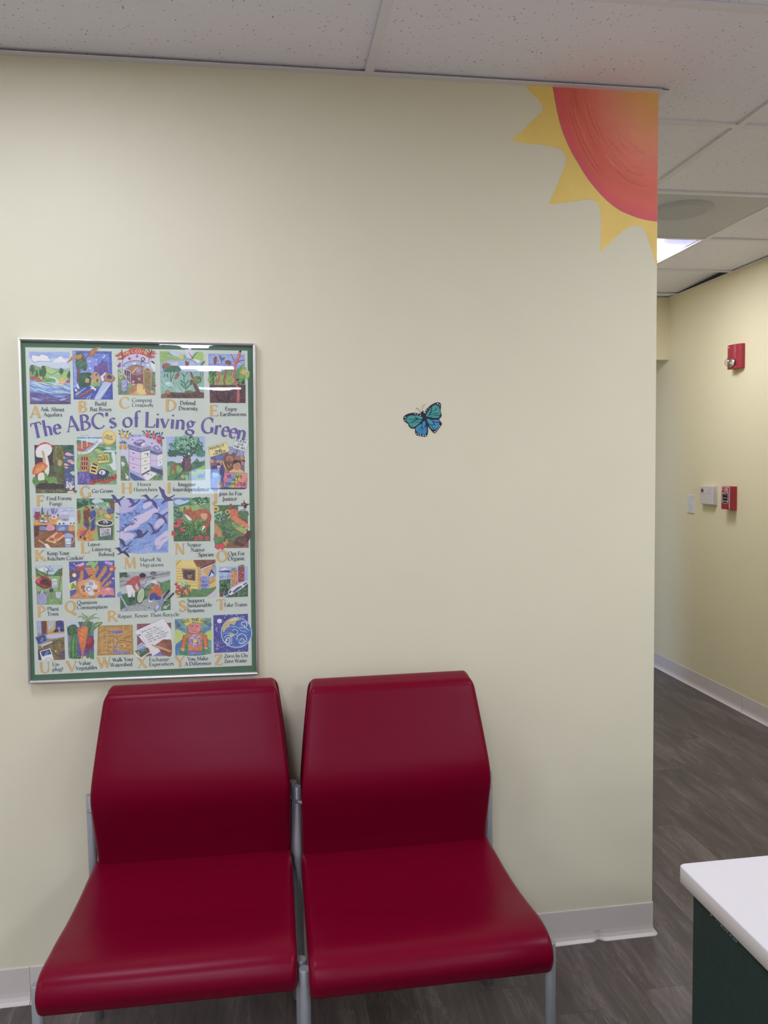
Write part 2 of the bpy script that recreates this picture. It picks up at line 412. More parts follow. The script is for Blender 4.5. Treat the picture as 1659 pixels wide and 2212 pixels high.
# ================================================================== CEILING SPEAKER PANEL in the corridor
panel_m = mat('grey_panel', (.55, .55, .60), .5, spec=.4)
grille_m = mat('grille', (.42, .43, .42), .6)
n, l, b = nodes(grille_m); tc = n.new('ShaderNodeTexCoord'); vo = n.new('ShaderNodeTexVoronoi'); vo.inputs['Scale'].default_value = 260; vo.inputs['Randomness'].default_value = .1
l.new(tc.outputs['Object'], vo.inputs['Vector']); cr = n.new('ShaderNodeValToRGB'); l.new(vo.outputs['Distance'], cr.inputs[0])
cr.color_ramp.elements[0].position = .25; cr.color_ramp.elements[0].color = (.20, .20, .21, 1); cr.color_ramp.elements[1].position = .4; cr.color_ramp.elements[1].color = (.47, .47, .50, 1)
l.new(cr.outputs[0], b.inputs['Base Color'])
root = tag(empty('ceiling_speaker', (.6825, 1.105, H)), 'grey square ceiling panel with a round perforated grille, beside the lit lens', 'ceiling speaker')
part(MB().box(.389, .976, .814, 1.396, H + .003, H + .012), 'panel', panel_m, root, .001)
cx, cy = .632, 1.005
def dome(cx, cy, r, z0, z1, rr, nn=48):
    v = []; f = []; prof = [(r, z0), (r - .002, z0 - .0025), (r - rr, z1), (0, z1)]
    for (q, z) in prof[:-1]:
        for i in range(nn): v.append((cx + q * math.cos(2 * PI * i / nn), cy + q * math.sin(2 * PI * i / nn), z))
    for j in range(2):
        for i in range(nn): f.append((j * nn + i, j * nn + (i + 1) % nn, (j + 1) * nn + (i + 1) % nn, (j + 1) * nn + i))
    return v, f, nn
v, f, nn = dome(cx, cy, .135, H + .003, H - .010, .030)
part(MB().add(v, f, 0, True), 'rim', mat('rim', (.46, .47, .50), .5), root)
part(MB().add([(cx + .105 * math.cos(2 * PI * i / nn), cy + .105 * math.sin(2 * PI * i / nn), H - .010) for i in range(nn)], [tuple(range(nn))]), 'grille', grille_m, root)

# ================================================================== CHAIRS
def pillow(profile, hw, r, nt=7, rear_pull=None):
    """closed (y,z) profile swept across x with rounded edges; hw(y,z) = half width there"""
    m = len(profile)
    area = sum(profile[i][0] * profile[(i + 1) % m][1] - profile[(i + 1) % m][0] * profile[i][1] for i in range(m))
    sg = 1 if area > 0 else -1
    nrm = []
    for i in range(m):
        a = profile[i - 1]; c = profile[(i + 1) % m]; t = Vector((c[0] - a[0], c[1] - a[1]))
        t = t.normalized() if t.length else Vector((1, 0)); nrm.append((sg * t.y, -sg * t.x))
    secs = []
    angs = [PI / 2 * k / nt for k in range(nt, -1, -1)]
    for a in angs: secs.append((-1, math.sin(a), r * (1 - math.cos(a))))
    for t in (-.8, -.55, -.28, 0, .28, .55, .8): secs.append(('m', t, 0))
    for a in angs[::-1]: secs.append((1, math.sin(a), r * (1 - math.cos(a))))
    v = []
    for s in secs:
        for i, (y, z) in enumerate(profile):
            w = hw(y, z)
            if s[0] == 'm': x = s[1] * (w - r); ins = 0
            else: x = s[0] * (w - r + r * s[1]); ins = s[2]
            v.append((x, y - nrm[i][0] * ins, z - nrm[i][1] * ins))
    k = len(secs); f = []
    for i in range(k - 1):
        for j in range(m): f.append((i * m + j, i * m + (j + 1) % m, (i + 1) * m + (j + 1) % m, (i + 1) * m + j))
    mb = MB().add(v, f, 0, True)
    mb.f += [tuple(range(m)), tuple(range((k - 1) * m, k * m))[::-1]]; mb.mi += [0, 0]; mb.sm += [True, True]
    return mb, m, k
seat_prof = catmull([(-.095, .388), (-.092, .420), (-.110, .436), (-.18, .437), (-.28, .434), (-.38, .437), (-.44, .443), (-.50, .449), (-.55, .4525), (-.584, .4495), (-.606, .439), (-.619, .421), (-.622, .402), (-.615, .381), (-.603, .370), (-.55, .368), (-.35, .368), (-.2, .37)], 4)
back_prof = catmull([(-.130, .418), (-.148, .48), (-.172, .555), (-.188, .615), (-.187, .665), (-.167, .73), (-.142, .80), (-.124, .853), (-.117, .868), (-.108, .8765), (-.094, .881), (-.072, .886), (-.058, .886), (-.049, .877), (-.050, .84), (-.066, .72), (-.080, .60), (-.086, .50), (-.088, .43), (-.105, .412)], 4)
def hw_seat(y, z): return .2565 + .0045 * max(0, min(1, (-y - .1) / .5))
def hw_back(y, z):
    t = max(0, min(1, (z - .62) / .26)); u = max(0, (z - .846) / .04)
    lo = max(0, min(1, (.62 - z) / .2))
    return .2518 - .0285 * t ** 1.2 - .002 * lo - .005 * min(1, u) ** 3
def copy_tree(o, parent=None):
    c = o.copy(); COL.objects.link(c); c.parent = parent
    for ch in list(o.children): copy_tree(ch, c)
    return c
LXH = .263
chair = empty('waiting_chair', (0, 0, 0))
sm, m_, k_ = pillow(seat_prof, hw_seat, .015)
# slight sag in the sitting area
for i, (x, y, z) in enumerate(sm.v):
    if z > .41: sm.v[i] = (x, y, z - .007 * max(0, 1 - (x / .24) ** 2) * math.exp(-((y + .36) / .17) ** 2) + .003 * math.exp(-((y + .53) / .05) ** 2) * (x / .25))
sm.build('seat', red_m, chair)
bmb, m_, k_ = pillow(back_prof, hw_back, .014)
bmb.build('backrest', red_m, chair)
for sx in (-1, 1):
    x = sx * LXH
    MB().rod(x, -.105, 0, .612, .0113).build('leg', silver_m, chair)
    MB().rod(sx * .2695, -.565, 0, .412, .0122).build('leg', silver_m, chair)
    MB().tube([(sx * .250, -.100, .385), (sx * .250, -.565, .385)], .008, 14).tube([(sx * .250, -.105, .385), (sx * LXH, -.105, .385)], .007, 12).tube([(sx * .250, -.560, .385), (sx * LXH, -.560, .385)], .007, 12).build('side_rail', silver_m, chair)
    MB().tube([(sx * (.250), -.128, .575), (sx * (LXH + .004), -.118, .575)], .0045, 12).sphere((sx * (.2515), -.129, .575), .0055, 12, 6).build('bolt', silver_m, chair)
    MB().sphere((sx * (.2545), -.577, .372), .0065, 12, 6).build('bolt', silver_m, chair)
for yb_ in (-.16, -.50):
    MB().tube([(-.250, yb_, .385), (-.250, yb_, .358), (-.240, yb_, .352), (.240, yb_, .352), (.250, yb_, .358), (.250, yb_, .385)], .009, 16).build('crossbar', silver_m, chair)
c2 = copy_tree(chair)
chair.location = (-1.358, 0, 0); chair.rotation_euler.z = -.018   # stands a touch askew
c2.location = (-.824, -.038, 0)
for ch in chair.children:
    if ch.name.startswith('backrest'): ch.location.x += .005
for ch in c2.children:
    if ch.name.startswith('backrest'): ch.location.x -= .0015
tag(chair, 'dark red vinyl armless chair below the framed poster, left of the pair', 'chair', 'red chairs joined in a pair')
tag(c2, 'dark red vinyl armless chair nearer the free wall corner, right of the pair', 'chair', 'red chairs joined in a pair')

# ================================================================== RECEPTION DESK (corner only in view)
top_m = mat('white_laminate', (.73, .70, .735), .33)
edge_m = mat('laminate_edge', (.66, .63, .60), .4)
green_m = noise_on(mat('green_panel', (.018, .042, .036), .55), 60, .12)
DX, DY, DZ = -.4525, -.955, .762
root = tag(empty('desk', (.1, -1.5, 0)), 'dark green desk with a white laminate worktop, at the lower right', 'desk')
def rrect(x0, x1, y0, y1, r, nseg=8):
    out = []
    for (cx_, cy_, a0) in ((x1 - r, y1 - r, 0), (x0 + r, y1 - r, 90), (x0 + r, y0 + r, 180), (x1 - r, y0 + r, 270)):
        for q in range(nseg + 1):
            a = R_(a0 + 90 * q / nseg); out.append((cx_ + r * math.cos(a), cy_ + r * math.sin(a)))
    return out
o2 = rrect(DX, .75, -2.05, DY, .011)
kk = len(o2)
mb = MB()
lv = [(0.0015, DZ - .030), (0, DZ - .0285), (0, DZ - .0015), (.0015, DZ)]
vs = []
for (ins, z) in lv:
    for (x, y) in rrect(DX + ins, .75 - ins, -2.05 + ins, DY - ins, .011): vs.append((x, y, z))
fs = [(i * kk + j, i * kk + (j + 1) % kk, (i + 1) * kk + (j + 1) % kk, (i + 1) * kk + j) for i in range(3) for j in range(kk)]
mb.add(vs, fs[:2 * kk], 1, True); mb.add(vs, fs[2 * kk:], 0, True)
mb.add(vs[-kk:], [tuple(range(kk))], 0); mb.add(vs[:kk], [tuple(range(kk))[::-1]], 1)
part(mb, 'worktop', [top_m, edge_m], root)
part(MB().box(DX + .017, DX + .042, -2.03, DY - .022, 0, DZ - .0302), 'side_panel', green_m, root, .0008)
part(MB().box(DX + .042, .73, DY - .042, DY - .022, 0, DZ - .0302), 'back_panel', green_m, root, .0008)
part(MB().box(.71, .73, -2.03, DY - .042, 0, DZ - .0302), 'side_panel', green_m, root, .0008)
# worn bright scratch just below the worktop on the side panel
sc_m = mat('bare_scratch', (.5, .55, .6), .4)
mb = MB(); random.seed(4)
for i in range(26):
    y = -1.031 - i * .0029 + random.uniform(-.001, .001)
    if i in (2, 3, 4, 5, 7, 9, 10, 14, 18, 21): continue
    h = .0012 if i in (0, 25) else .0006
    mb.box(DX + .0163, DX + .0171, y, y + random.uniform(.001, .0032), .7130 - h - .00004 * i, .7130 - .00004 * i + h)
part(mb, 'scratch', sc_m, root)

# ================================================================== FIXTURES ON THE CORRIDOR WALL
redp_m = mat('alarm_red', (.36, .018, .035), .4, coat=.2)
whitep_m = mat('white_plastic', (.72, .72, .76), .4)
beige_m = mat('pale_plastic', (.66, .60, .60), .45)
lcd_m = mat('lcd', (.08, .085, .07), .3)
print_w = mat('white_ink', (.85, .78, .8), .5)
grey_ink = mat('grey_ink', (.25, .22, .22), .5)
chrome_m = mat('chrome', (.9, .9, .92), .08, 1.0)
def wbox(y0, y1, z0, z1, d0, d1): return MB().box(XR - d1, XR - d0, y0, y1, z0, z1)
# -- strobe
root = tag(empty('fire_alarm_strobe', (XR, 1.955, 2.035)), 'red alarm strobe with a clear round lens, high on the corridor wall', 'alarm strobe')
m = MB(); prof = [(1.903, 0), (1.906, .018), (1.918, .030), (1.935, .036), (1.948, .044), (1.99, .046), (2.008, .042), (2.012, 0)]
nn = len(prof)
vs = [(XR - d, y, z) for z in (1.966, 2.103) for (y, d) in prof]
fs = [(j, j + 1, nn + j + 1, nn + j) for j in range(nn - 1)] + [tuple(range(nn)), tuple(range(nn, 2 * nn))[::-1], (0, nn, 2 * nn - 1, nn - 1)]
part(m.add(vs, fs), 'housing', redp_m, root, .003, 3)
part(MB().sphere((XR - .050, 1.962, 2.003), .030, 24, 14, sc=(1.15, 1, 1)), 'lens_dome', dome_m, root)
m = MB(); nv = 20
vs = [(XR - .047, 1.959 + .026 * math.cos(2 * PI * i / nv), 2.000 + .026 * math.sin(2 * PI * i / nv)) for i in range(nv)] + [(XR - .062, 1.958 + .008 * math.cos(2 * PI * i / nv), 1.999 + .008 * math.sin(2 * PI * i / nv)) for i in range(nv)]
m.add(vs, [(i, (i + 1) % nv, nv + (i + 1) % nv, nv + i) for i in range(nv)] + [tuple(range(nv, 2 * nv))], 0, True)
part(m, 'reflector', chrome_m, root)
part(MB().tube([(XR - .066, 1.958, 1.982), (XR - .066, 1.958, 2.016)], .002, 8), 'flash_tube', grey_ink, root)
strobe = root
# -- manual pull station
root = tag(empty('fire_alarm_pull_station', (XR, 1.997, 1.229)), 'red box marked FIRE with a black pull handle, on the corridor wall', 'fire alarm')
part(wbox(1.960, 2.037, 1.158, 1.296, 0, .034), 'back_box', redp_m, root, .002, 3)
part(wbox(1.955, 2.041, 1.160, 1.298, .035, .049), 'cover', redp_m, root, .0035, 4)
pull = root
m = MB(); yo0, yo1, z0_, z1_ = 1.9565, 2.0395, 1.1615, 1.2965
for (a0, a1, c0, c1) in ((yo0, yo1, z1_ - .0025, z1_), (yo0, yo1, z0_, z0_ + .0018), (yo0, yo0 + .0028, z0_, z1_), (yo1 - .0015, yo1, z0_, z1_)): m.box(XR - .0496, XR - .048, a0, a1, c0, c1)
part(m, 'white_edge', print_w, root)
part(wbox(1.972, 2.026, 1.212, 1.256, .0485, .0500), 'recess', dark_m, root)
m = MB().box(XR - .0535, XR - .049, 1.974, 2.024, 1.240, 1.247)
part(m, 'handle', mat('handle_black', (.03, .03, .03), .35), root, .001)
m = MB()
for (a0, a1, c0, c1) in ((1.969, 2.029, 1.257, 1.2595), (1.969, 2.029, 1.2095, 1.2125), (1.969, 1.9715, 1.202, 1.258), (2.0265, 2.029, 1.202, 1.258)): m.box(XR - .0507, XR - .0488, a0, a1, c0, c1)
m.tube([(XR - .0497, 1.970, 1.203), (XR - .0497, 1.999, 1.195), (XR - .0497, 2.028, 1.203)], .0012, 6)
part(m, 'handle_guard', print_w, root)
m = MB().box(XR - .0498, XR - .0485, 1.974, 2.024, 1.199, 1.209); part(m, 'lower_recess', dark_m, root)
part(MB().tube([(XR - .048, 1.966, 1.170), (XR - .0515, 1.966, 1.170)], .006, 16), 'key_lock', dark_m, root)
# -- thermostat
root = tag(empty('thermostat', (XR, 2.23, 1.235)), 'pale square thermostat with a small dark display, left of the red pull box', 'thermostat')
part(wbox(2.158, 2.302, 1.177, 1.293, 0, .010), 'back_plate', beige_m, root, .001)
part(wbox(2.162, 2.300, 1.179, 1.292, .010, .030), 'cover', beige_m, root, .004, 3)
part(wbox(2.262, 2.287, 1.252, 1.273, .0295, .0304), 'display', lcd_m, root)
part(wbox(2.166, 2.299, 1.2440, 1.2450, .0295, .0303), 'seam', grey_ink, root)
for bx in ((2.195, 2.208, 1.264, 1.2655), (2.195, 2.208, 1.2545, 1.2562), (2.272, 2.292, 1.2415, 1.2435)):
    part(MB().box(XR - .0303, XR - .0297, *bx), 'marking', grey_ink, root)
# -- switch plate
root = tag(empty('switch_plate', (XR, 2.451, 1.17)), 'narrow white wall switch plate, leftmost of the corridor wall controls', 'switch plate')
part(wbox(2.413, 2.489, 1.112, 1.228, 0, .006), 'plate', whitep_m, root, .002, 3)
part(wbox(2.443, 2.459, 1.157, 1.183, .0055, .0072), 'toggle_collar', whitep_m, root, .0004)
m = MB().add([(XR - .006, 2.446, 1.164), (XR - .006, 2.456, 1.164), (XR - .006, 2.456, 1.176), (XR - .006, 2.446, 1.176), (XR - .015, 2.447, 1.176), (XR - .015, 2.455, 1.176), (XR - .015, 2.455, 1.181), (XR - .015, 2.447, 1.181)],
             [(0, 1, 2, 3), (4, 7, 6, 5), (0, 4, 5, 1), (1, 5, 6, 2), (2, 6, 7, 3), (3, 7, 4, 0)])
part(m, 'toggle', whitep_m, root)
for zz in (1.140, 1.200): part(MB().tube([(XR - .005, 2.451, zz), (XR - .0068, 2.451, zz)], .0022, 10), 'screw', silver_m, root)

# ================================================================== FLAT PRINTED / PAINTED ARTWORK
# Letters drawn with a broad pen: strokes get their width from their direction.
GL = {
'A':'.72 p .08 0 .35 1.02;P .35 1.02 .64 0;p .2 .34 .5 .34;s .08 0 .09;s .64 0 .1',
'B':'.64 P .14 0 .14 1;a .22 .76 .26 .235 90 -90;a .22 .27 .33 .265 90 -90;p .08 .985 .24 .985;p .14 .53 .26 .53;p .08 .01 .26 .01',
'C':'.74 a .42 .5 .35 .5 50 320;s .645 .86 .02;p .66 .72 .66 .95',
'D':'.80 P .14 0 .14 1;a .24 .5 .46 .49 90 -90;p .06 .985 .26 .985;p .06 .015 .26 .015',
'E':'.60 P .14 0 .14 1;p .06 .985 .53 .985 .55 .82;p .06 .015 .56 .015 .6 .2;p .14 .52 .44 .52;p .45 .42 .45 .62',
'F':'.56 P .14 0 .14 1;p .06 .985 .53 .985 .55 .8;p .14 .52 .43 .52;p .44 .42 .44 .62;s .14 0 .1',
'G':'.80 a .42 .5 .35 .5 50 290;P .68 .06 .68 .4;s .66 .42 .1;p .64 .72 .64 .95;p .54 .03 .68 .1',
'H':'.82 P .15 0 .15 1;P .67 0 .67 1;p .15 .52 .67 .52;s .15 0 .1;s .15 1 .1;s .67 0 .1;s .67 1 .1',
'I':'.34 P .17 0 .17 1;s .17 0 .11;s .17 1 .11',
'J':'.34 P .2 1 .2 .05 .15 -.12 .0 -.22;s .2 1 .11',
'K':'.72 P .15 0 .15 1;p .18 .48 .56 .98;P .24 .54 .68 .01;s .15 0 .1;s .15 1 .1;s .58 1 .09;s .68 0 .06',
'L':'.58 P .15 0 .15 1;p .06 .015 .54 .015 .58 .22;s .15 1 .1',
'M':'.98 p .14 0 .2 1;P .2 1 .49 .06;p .49 .06 .8 1;P .8 1 .85 0;s .13 0 .08;s .86 0 .1;s .16 1 .06;s .84 1 .06',
'N':'.84 p .15 0 .15 1;P .15 1 .69 .02;p .69 0 .69 1;s .15 0 .09;s .13 1 .07;s .69 1 .09',
'O':'.84 a .42 .5 .35 .51 0 360',
'P':'.60 P .14 0 .14 1;a .22 .72 .3 .265 90 -90;p .06 .985 .24 .985;p .14 .455 .24 .455;s .14 0 .1',
'Q':'.86 a .42 .5 .35 .51 0 360;P .42 .02 .6 -.16 .86 -.28',
'R':'.68 P .14 0 .14 1;a .22 .75 .28 .24 90 -90;p .06 .985 .24 .985;p .14 .51 .24 .51;P .3 .5 .62 .0;s .14 0 .1;s .66 0 .05',
'S':'.52 a .26 .75 .19 .25 40 225;P .13 .6 .42 .38;a .25 .26 .21 .27 45 -145;p .42 .78 .42 .96;p .06 .05 .06 .26',
'T':'.68 P .34 0 .34 1;p .04 .8 .06 .985 .62 .985 .64 .8;s .34 0 .12',
'U':'.78 P .14 1 .14 .35 .18 .12;a .39 .3 .24 .31 190 350;p .64 .25 .64 1;s .14 1 .1;s .64 1 .09',
'V':'.70 P .08 1 .37 0;p .37 0 .63 1;s .09 1 .1;s .63 1 .08',
'W':'1.0 P .08 1 .33 0;p .33 0 .53 .9;P .5 1 .72 0;p .72 0 .93 1;s .09 1 .1;s .5 1 .09;s .93 1 .07',
'X':'.70 P .1 1 .6 0;p .08 0 .58 1;s .1 1 .09;s .6 0 .09;s .08 0 .08;s .58 1 .08',
'Y':'.66 P .07 1 .34 .47;p .34 .47 .6 1;P .34 .5 .34 0;s .08 1 .09;s .6 1 .08;s .34 0 .11',
'Z':'.66 p .08 .8 .1 .985 .6 .985;p .58 .98 .07 .02;P .57 .98 .08 .02;p .06 .015 .58 .015 .62 .2',
'a':'.48 a .2 .46 .13 .16 150 20;P .33 .5 .33 .08 .36 .02 .44 .04;a .21 .17 .14 .16 75 330;p .24 .36 .33 .4',
'b':'.54 P .12 1.06 .12 .04;a .28 .31 .19 .31 130 -160;s .08 1.06 .05',
'c':'.45 a .27 .31 .19 .31 50 320',
'd':'.56 P .42 1.06 .42 .04 .5 .02;a .26 .31 .19 .31 40 330;s .38 1.06 .05',
'e':'.46 a .26 .31 .19 .31 0 318;p .09 .34 .44 .36',
'f':'.36 P .16 0 .16 .85;a .28 .86 .12 .18 180 50;s .16 .61 .13;s .16 0 .09',
'g':'.52 a .23 .42 .14 .19 0 360;a .25 -.12 .2 .16 0 360;p .14 .26 .1 .14 .2 .06 .38 .03;p .35 .56 .52 .6',
'h':'.58 P .12 0 .12 1.06;a .28 .4 .16 .2 160 0;P .44 .42 .44 0;s .12 0 .08;s .44 0 .08;s .08 1.06 .05',
'i':'.28 P .14 0 .14 .6;d .14 .86 .065;s .14 0 .08;s .1 .6 .05',
'j':'.26 P .15 .6 .15 -.1 .1 -.25 .0 -.3;d .15 .86 .065',
'k':'.56 P .12 0 .12 1.06;p .14 .28 .42 .58;P .2 .34 .5 0;s .12 0 .08;s .43 .6 .08;s .5 0 .06;s .08 1.06 .05',
'l':'.28 P .14 0 .14 1.06;s .14 0 .08;s .1 1.06 .05',
'm':'.86 P .12 0 .12 .6;a .27 .4 .15 .2 160 0;P .42 .42 .42 0;a .58 .4 .15 .2 160 0;P .72 .42 .72 0;s .12 0 .08;s .42 0 .08;s .72 0 .08;s .08 .6 .05',
'n':'.58 P .12 0 .12 .6;a .28 .4 .16 .2 160 0;P .44 .42 .44 0;s .12 0 .08;s .44 0 .08;s .08 .6 .05',
'o':'.54 a .27 .31 .2 .31 0 360',
'p':'.56 P .12 -.34 .12 .6;a .29 .31 .19 .31 140 -160;s .12 -.34 .08;s .08 .6 .05',
'q':'.55 P .42 -.34 .42 .6;a .26 .31 .19 .31 40 330;s .42 -.34 .08',
'r':'.42 P .12 0 .12 .6;a .27 .46 .13 .15 160 55;s .12 0 .09;s .08 .6 .05;d .35 .54 .045',
's':'.40 a .2 .46 .12 .15 30 215;P .1 .4 .3 .24;a .2 .16 .14 .16 50 -150',
't':'.36 P .14 .76 .14 .12 .2 .02 .33 .06;s .18 .6 .13',
'u':'.58 P .12 .6 .12 .18;a .27 .19 .15 .18 180 320;P .43 .6 .43 .05 .5 .02;s .09 .6 .05;s .39 .6 .05',
'v':'.52 P .06 .6 .27 .0;p .27 0 .45 .6;s .08 .6 .08;s .44 .6 .07',
'w':'.78 P .06 .6 .25 .0;p .25 0 .4 .58;P .38 .6 .56 0;p .56 0 .72 .6;s .08 .6 .08;s .4 .6 .07;s .71 .6 .06',
'x':'.52 P .08 .6 .44 0;p .06 0 .42 .6;s .08 .6 .06;s .42 .6 .06;s .44 0 .06;s .07 0 .06',
'y':'.52 P .06 .6 .28 .02;p .45 .6 .24 -.1 .14 -.3 .02 -.3;s .08 .6 .08;s .44 .6 .07',
'z':'.46 p .06 .5 .08 .59 .38 .59;P .38 .58 .08 .02;p .07 .015 .38 .015 .42 .14',
"'":'.2 P .12 1.0 .1 .76;d .11 .95 .06', ',':'.24 d .12 .05 .07;p .14 .04 .06 -.16', '-':'.34 p .05 .3 .28 .3;p .05 .33 .28 .33',
'!':'.26 P .13 .95 .13 .28;d .13 .06 .07', '.':'.22 d .1 .05 .07', ' ':'.27'}
# plain marker letters for hand lettering on the little signs and for moulded labels
MK = {'A':'p 0 0 .3 1 .6 0;p .12 .35 .48 .35','B':'p 0 0 0 1 .4 .95 .45 .75 .1 .55 .5 .4 .5 .1 0 0','C':'p .55 .85 .3 1 .05 .7 .05 .3 .3 0 .55 .15','D':'p 0 0 0 1 .35 .9 .55 .5 .35 .1 0 0',
'E':'p .5 1 0 1 0 0 .5 0;p 0 .5 .4 .5','F':'p 0 0 0 1 .5 1;p 0 .52 .4 .52','G':'p .55 .85 .3 1 .05 .7 .05 .3 .3 0 .55 .15 .55 .45 .3 .45','H':'p 0 0 0 1;p .5 0 .5 1;p 0 .5 .5 .5','I':'p .25 0 .25 1',
'L':'p 0 1 0 0 .5 0','M':'p 0 0 .1 1 .3 .4 .5 1 .6 0','N':'p 0 0 0 1 .5 0 .5 1','O':'p .3 1 .02 .7 .02 .3 .3 0 .58 .3 .58 .7 .3 1','P':'p 0 0 0 1 .5 .9 .5 .6 0 .48','R':'p 0 0 0 1 .5 .9 .5 .62 0 .5 .5 0',
'S':'p .5 .85 .25 1 .03 .78 .5 .3 .28 0 .02 .15','T':'p .3 0 .3 1;p 0 1 .6 1','U':'p 0 1 .03 .2 .28 0 .52 .2 .55 1','V':'p 0 1 .28 0 .55 1','W':'p 0 1 .15 0 .3 .7 .45 0 .6 1','Y':'p 0 1 .28 .5 .56 1;p .28 .5 .28 0','Q':'p .3 1 .02 .7 .02 .3 .3 0 .58 .3 .58 .7 .3 1;p .35 .2 .6 -.05','K':'p 0 0 0 1;p .5 1 0 .45 .5 0','.':'p .05 0 .12 .08',' ':''}

